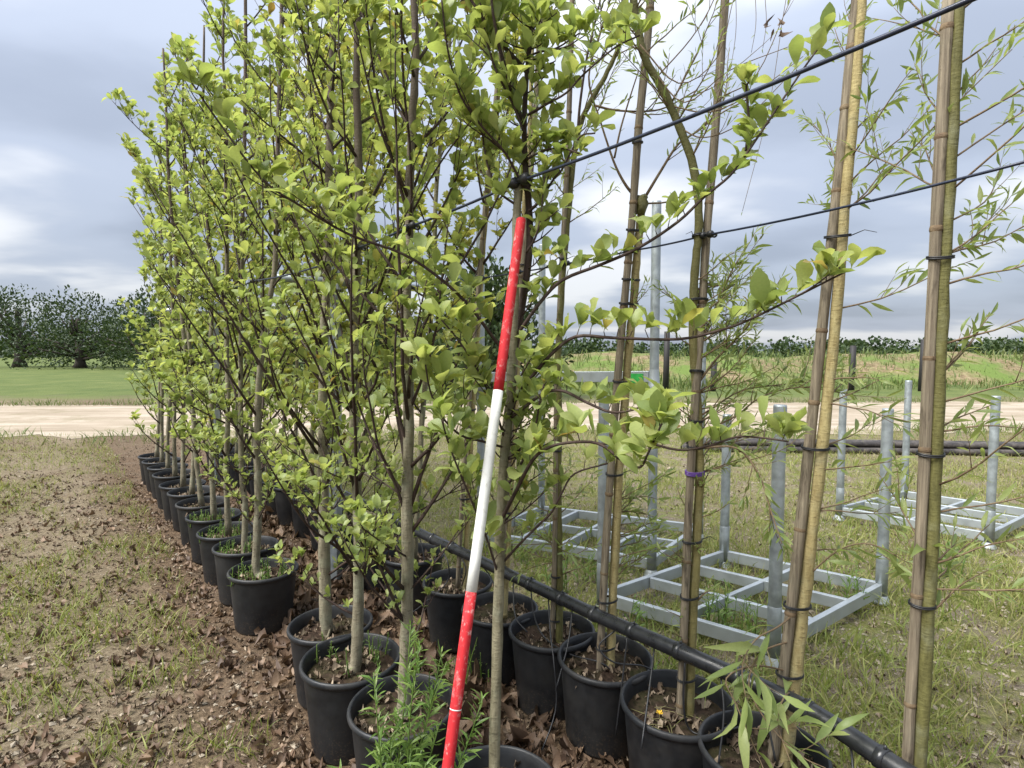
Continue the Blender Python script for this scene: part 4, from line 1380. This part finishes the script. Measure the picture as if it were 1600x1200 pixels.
# ------------------------------------------------------------------ background trees beyond the field
def bushy(name, base, h, w, n, label, mat, group, seed, leaf=.35, singles=0):
    t = Tree(name, base, label, 'tree', group, z=0.0)
    rg = random.Random(seed)
    b = Vector((base[0], base[1], 0))
    pts = [b, b + Vector((.05, 0, h * .3)), b + Vector((-.05, .1, h * .6)), b + Vector((.0, 0, h * .85))]
    t.trunk(pts, w * .05, w * .015, M['bark_far'], 8, seed, per=3)
    mb = MB()
    blobs = []
    for k_ in range(16):
        a = rg.uniform(0, 6.28); zz = rg.uniform(.22, .92); q = math.sin(min(1, zz * 1.15) * PI) * .4 + .12
        c = b + Vector((math.cos(a) * w * q * .8, math.sin(a) * w * q * .8, h * zz))
        blobs.append((c, w * rg.uniform(.16, .27)))
        mb.tube([b + Vector((0, 0, h * zz * .55)), c], [w * .018, w * .006], 5)
    mb.build('limbs', M['bark_far'], t.root)
    for k_ in range(n):
        c, r = rg.choice(blobs)
        v = rv(rg)
        while v.length > 1: v = rv(rg)
        v = v.normalized() * (v.length ** .4)
        t.lv.add(c + v * r, v + UP * .5 + rv(rg, .5), v + rv(rg, .6), leaf * rg.uniform(.6, 1.2), rg.randrange(60))
    joined(t.lv.items, T_MAG, 'crown', M[mat], t.root, 'stuff')
    return t
bushy('dark_tree', (-.65, 19.0), 3.9, 3.9, 5200, 'dense dark green tree beyond the road, behind the striped pole', 'leaf_dark', None, 401, .24)
gt = 'trees beyond the field on the leafy row side'
for k_, (x, y, h, w) in enumerate([(-9, 38, 3.2, 6), (-13.5, 41, 3.6, 7), (-19, 44, 4.2, 7.5), (-25, 46, 4.4, 8), (-31, 50, 6, 8.5), (-39, 52, 5.2, 9), (-47, 55, 6.5, 10)]):
    bushy('dark_tree', (x, y), h, w, 5000, 'dark bushy tree in the hedge far beyond the leafy trunks', 'leaf_dark', gt, 410 + k_, .3)

# ------------------------------------------------------------------ weeds
def horseweed(base, h, label, seed, stems=3, lean=(0, 0), leaf=.06, singles=120, group=None, spread=.07, gap=.010, name='feathery_weed'):
    t = Tree(name, (base[0], base[1]), label, 'weed', group, z=base[2])
    rg = random.Random(seed)
    for s_ in range(stems):
        d = Vector((lean[0] + rg.uniform(-.22, .22), lean[1] + rg.uniform(-.22, .22), 1)).normalized()
        p = Vector(base) + Vector((rg.uniform(-spread, spread), rg.uniform(-spread, spread), 0)) * .6
        l = h * rg.uniform(.6, 1.0) if s_ else h
        pts = [p]
        for q in range(7):
            d = (d + UP * .05 + Vector((lean[0], lean[1], 0)) * .12 + rv(rg, .07)).normalized()
            pts.append(pts[-1] + d * l / 7)
        mb = MB(); mb.tube(pts, [.004 - .0004 * q for q in range(8)], 5); mb.build('stem', M['leaf_weed'], t.root)
        s2 = .0
        while s2 < 1:
            q = min(6.999, s2 * 7); i = int(q)
            pt = pts[i].lerp(pts[i + 1], q - i); td = (pts[i + 1] - pts[i]).normalized()
            a = rg.uniform(0, 6.28); side = td.orthogonal().normalized(); side.rotate(Matrix.Rotation(a, 3, td))
            f = 1.0 - .45 * s2
            t.lv.add(pt, td * rg.uniform(.4, 1.0) + side * .9, td + side * -.3 + rv(rg, .3), leaf * f * rg.uniform(.6, 1.25), rg.randrange(60), .85)
            s2 += gap / l
    t.lv.build(t.root, T_WIL, LM['weed'], M['leaf_weed'], singles)
    return t
b = gnd(606, 1440)
horseweed((b.x, b.y, .0), .80, 'tall feathery bright green weed standing before the leafy row pot', 501, 12, (.12, .0), .070, 290, None, .11, .0050)
b = gnd(560, 1460)
horseweed((b.x, b.y, .0), .60, 'short feathery weed sprig leaning beside the tall feathery weed', 502, 2, (-.04, 0), .06, 60, None, .03, .008)
b = gnd(640, 1450)
horseweed((b.x, b.y, .0), .52, 'low feathery weed on the pole side of the tall feathery weed', 503, 3, (.15, 0), .08, 60, None, .06, .010)
for (px, py, z, h, n, lb) in [(660, 1080, SOIL_Z, .20, 6, 'thin wispy weed growing in the tall weed pot'), (565, 1040, SOIL_Z, .13, 9, 'low weed tuft in the pot beside the weed pot'),
                              (530, 1030, SOIL_Z, .09, 7, 'low seedlings at the pot edge by the weed pot'), (745, 1075, 0, .26, 7, 'wispy grass weed between the two rows of pots')]:
    b = gnd(px, py, z)
    horseweed((b.x, b.y, z), h, lb, px, n, (.05, 0), .028, 0, None, .16, .012, 'pot_weed')
for i in (4, 5, 6, 7):
    horseweed((LP[i][0], LP[i][1] - .03, SOIL_Z), .11, 'low grassy weeds filling a pot beyond the row gap', 520 + i, 24, (0, 0), .035, 0, 'grassy weeds in the pots', .21, .012, 'pot_weed')
for k_, (px, py, h, n, sz, lb) in enumerate([(1000, 985, .22, 5, .09, 'broad-leaved weed behind the straw pot'), (870, 930, .3, 6, .075, 'leafy weed behind the thin brown tree'),
        (1120, 985, .30, 9, .07, 'pale wispy weed beside the short-post rack'), (915, 905, .24, 6, .07, 'leafy weed between the two racks'), (820, 880, .22, 5, .06, 'green weed behind the slender trunk'),
        (1010, 1085, .12, 5, .08, 'broad green weed just behind the straw pot rim'), (1160, 1010, .28, 6, .08, 'wispy weed at the foot of the short rack post'), (1080, 900, .2, 5, .06, 'weed growing inside the short rack grid'),
        (990, 880, .18, 5, .06, 'weed growing at the tall rack corner'), (1330, 960, .3, 7, .08, 'green weed beyond the thick willow trunk'), (1480, 900, .3, 7, .08, 'green weed near the end of the staked row')]):
    b = gnd(px, py)
    horseweed((b.x, b.y, -.005), h, lb, 540 + k_, n, (.03, 0), sz, 20, None, .12, .018, 'field_weed')

# straw and the yellow flower on the straw pot
rg = random.Random(61)
c = Vector((RP[1][0], RP[1][1], SOIL_Z + .016))
for k_ in range(14):
    a = rg.uniform(0, 6.28); p = c + Vector((rg.uniform(-.10, .08), rg.uniform(-.11, .05), rg.uniform(0, .012))); l = rg.uniform(.05, .13)
    d = Vector((math.cos(a), math.sin(a), rg.uniform(-.02, .12)))
    mb = MB(); mb.tube([p, p + d * l * .5 + Vector((0, 0, .006)), p + d * l], [.0013, .0012, .0008], 4)
    tag(mb.build('straw', M['dry_grass']), 'pale dry straw lying on the soil of the yellow flower pot', 'straw', 'straws on the pot soil')
p = c + Vector((-.075, -.045, .03))
o = empty('yellow_flower', p - Vector((0, 0, .03))); tag(o, 'tiny yellow flower on the straw covered soil', 'flower')
M['yellow'] = simple('yellow_petal', (.75, .45, .02), .6)
mb = MB(); mb.tube([p - Vector((0, 0, .032)), p], [.0012, .001], 4); mb.build('stem', M['dry_grass'], o)
mb = MB()
for k_ in range(9):
    a = k_ * .7; e_ = p + Vector((math.cos(a) * .011, math.sin(a) * .011, .004 + .003 * (k_ % 2)))
    s_ = Vector((-math.sin(a), math.cos(a), 0)) * .003
    mb.add([p, e_ - s_, e_ + Vector((0, 0, .002)), e_ + s_], [(0, 1, 2, 3)])
mb.build('petals', M['yellow'], o)

# ------------------------------------------------------------------ ground cover: litter, chips, gravel, grass
pots_xy = np.array(list(LP.values()) + list(RP.values()))
def free(x, y, r=.165):
    return np.min((pots_xy[:, 0] - x) ** 2 + (pots_xy[:, 1] - y) ** 2) > r * r
rg = random.Random(71)
its, singles = [], []
def vrow(x, y): return .785 * x + .62 * y
tries = 0
while len(its) < 10500 and tries < 90000:
    tries += 1
    y = .55 + 6.5 * rg.random() ** 1.5; x = rg.uniform(-1.05, .9) * (y + .3)
    v = vrow(x, y)
    if v > 2.0 + rg.gauss(0, .12): continue
    if v < .55 and rg.random() < .55: continue
    if not free(x, y): continue
    between = .8 < v < 1.75
    s = rg.uniform(.04, .125) if between else rg.uniform(.022, .07)
    d = Vector((rg.uniform(-1, 1), rg.uniform(-1, 1), rg.gauss(0, .25)))
    nh = UP + rv(rg, .6)
    if rg.random() < .35: s *= .45
    x_, y_, z_ = basis(d, nh)
    z = float(ground_z(x, y)) + rg.uniform(.002, .026 if between else .012)
    its.append((Vector((x, y, z)), x_, y_, z_, s, rg.randrange(8)))
rank = sorted(range(len(its)), key=lambda i: -its[i][4] / max(.8, its[i][0].y) if (proj(its[i][0]) and 0 < proj(its[i][0])[0] < 1600 and proj(its[i][0])[1] < 1200) else 0)
big = set(rank[:120])
dm = shared_meshes(T_DEAD, 'fallen_leaf', M['litter'])
for i in big:
    p, x, y, z, s, ti = its[i]
    o = bpy.data.objects.new('fallen_leaf', dm[ti % 8])
    m4 = Matrix(((x.x, y.x, z.x), (x.y, y.y, z.y), (x.z, y.z, z.z))).to_4x4() @ Matrix.Scale(s, 4)
    m4.translation = p
    o.matrix_world = m4
    COL.objects.link(o)
    tag(o, 'curled brown dead leaf lying on the litter between the pots', 'dead leaf', 'dead leaves on the ground')
tag(joined([it for i, it in enumerate(its) if i not in big], T_DEAD, 'leaf_litter', M['litter']), 'brown dead leaf litter covering the ground around the pots', 'litter')

its = []
for i in range(36000):
    y = .6 + 9.5 * rg.random() ** 1.4; x = rg.uniform(-1.05, .95) * (y + .3)
    if vrow(x, y) > 2.15 + rg.gauss(0, .5) and rg.random() < .6: continue
    if not free(x, y): continue
    x_, y_, z_ = basis(Vector((rg.uniform(-1, 1), rg.uniform(-1, 1), rg.gauss(0, .15))), UP + rv(rg, .6))
    its.append((Vector((x, y, float(ground_z(x, y)) + rg.uniform(.001, .012))), x_ * rg.uniform(.2, .9), y_, z_, rg.uniform(.012, .038), rg.randrange(8)))
tag(joined(its, T_DEAD[:4], 'bark_chips', M['chips']), 'fine pale chips and leaf scraps strewn on the ground', 'chips')

# gravel stones on the field side
oc = np.array([(1, 0, 0), (-1, 0, 0), (0, 1, 0), (0, -1, 0), (0, 0, 1), (0, 0, -1)], dtype=np.float32)
of = np.array([(0, 2, 4), (2, 1, 4), (1, 3, 4), (3, 0, 4), (2, 0, 5), (1, 2, 5), (3, 1, 5), (0, 3, 5)], dtype=np.int32)
n = 22000
yy = 1.5 + 7.5 * rs.rand(n) ** 1.3; xx = (rs.rand(n) * 2.1 - 1.0) * (yy + .4)
keep = (.785 * xx + .62 * yy > 1.95) | ((.785 * xx + .62 * yy < .7) & (rs.rand(n) < .35))
xx, yy = xx[keep], yy[keep]; n = len(xx)
sz = (.004 + .014 * rs.rand(n) ** 2)
V = oc[None] * sz[:, None, None] * (.6 + .8 * rs.rand(n, 6, 1)) * np.array([1, 1, .6])
V += np.stack([xx, yy, ground_z(xx, yy) + .003], 1)[:, None, :]
Fo = (of[None] + (np.arange(n) * 6)[:, None, None]).reshape(-1, 3)
tag(np_mesh('gravel', V.reshape(-1, 3), Fo, M['stone'], None, 'stuff', False), 'small pale stones scattered over the grass and the aisle', 'gravel')

def grass(n, seed, name, mat, region, hmin, hmax, label, clump=.22, wide=1.0, thr=.45):
    rg = random.Random(seed); its = []
    pts_ = [q for q in (region(rg) for _ in range(n)) if q]
    pa = np.array(pts_)
    nzs = val_noise(pa[:, 0], pa[:, 1], clump, seed) * .6 + val_noise(pa[:, 0], pa[:, 1], clump * 4, seed + 1) * .4
    gzs = ground_z(pa[:, 0], pa[:, 1])
    for i in range(len(pts_)):
        x, y = pts_[i]
        nz = nzs[i]
        if nz < thr - rg.random() * .15: continue
        d = Vector((rg.uniform(-.7, .7), rg.uniform(-.7, .7), 1))
        x_, y_, z_ = basis(d, rv(rg))
        its.append((Vector((x, y, float(gzs[i]) - .003)), x_ * wide * rg.uniform(.7, 1.3), y_, z_, rg.uniform(hmin, hmax) * (.6 + .8 * nz), rg.randrange(6)))
    tag(joined(its, T_BLADE, name, M[mat]), label, 'grass')
def reg_field(rg):
    y = 1.6 + 9.5 * rg.random() ** 1.25; x = rg.uniform(-.85, 1.1) * (y + .3)
    return (x, y) if vrow(x, y) > 1.98 else None
def reg_aisle(rg):
    y = 1.2 + 9.3 * rg.random(); x = rg.uniform(-1.1, -.3) * (y + .2)
    return (x, y) if vrow(x, y) < .62 and free(x, y) else None
grass(80000, 81, 'field_grass', 'grass', reg_field, .03, .115, 'short green grass growing in patches behind the staked row', .22, 1.15, .44)
grass(38000, 82, 'dry_field_grass', 'dry_grass', reg_field, .03, .10, 'dry straw-coloured grass on the field behind the staked row', .3, 1.0, .42)
grass(34000, 83, 'aisle_grass', 'grass', reg_aisle, .03, .10, 'thin grass tufts on the littered aisle beside the leafy row', .2, 1.0, .52)
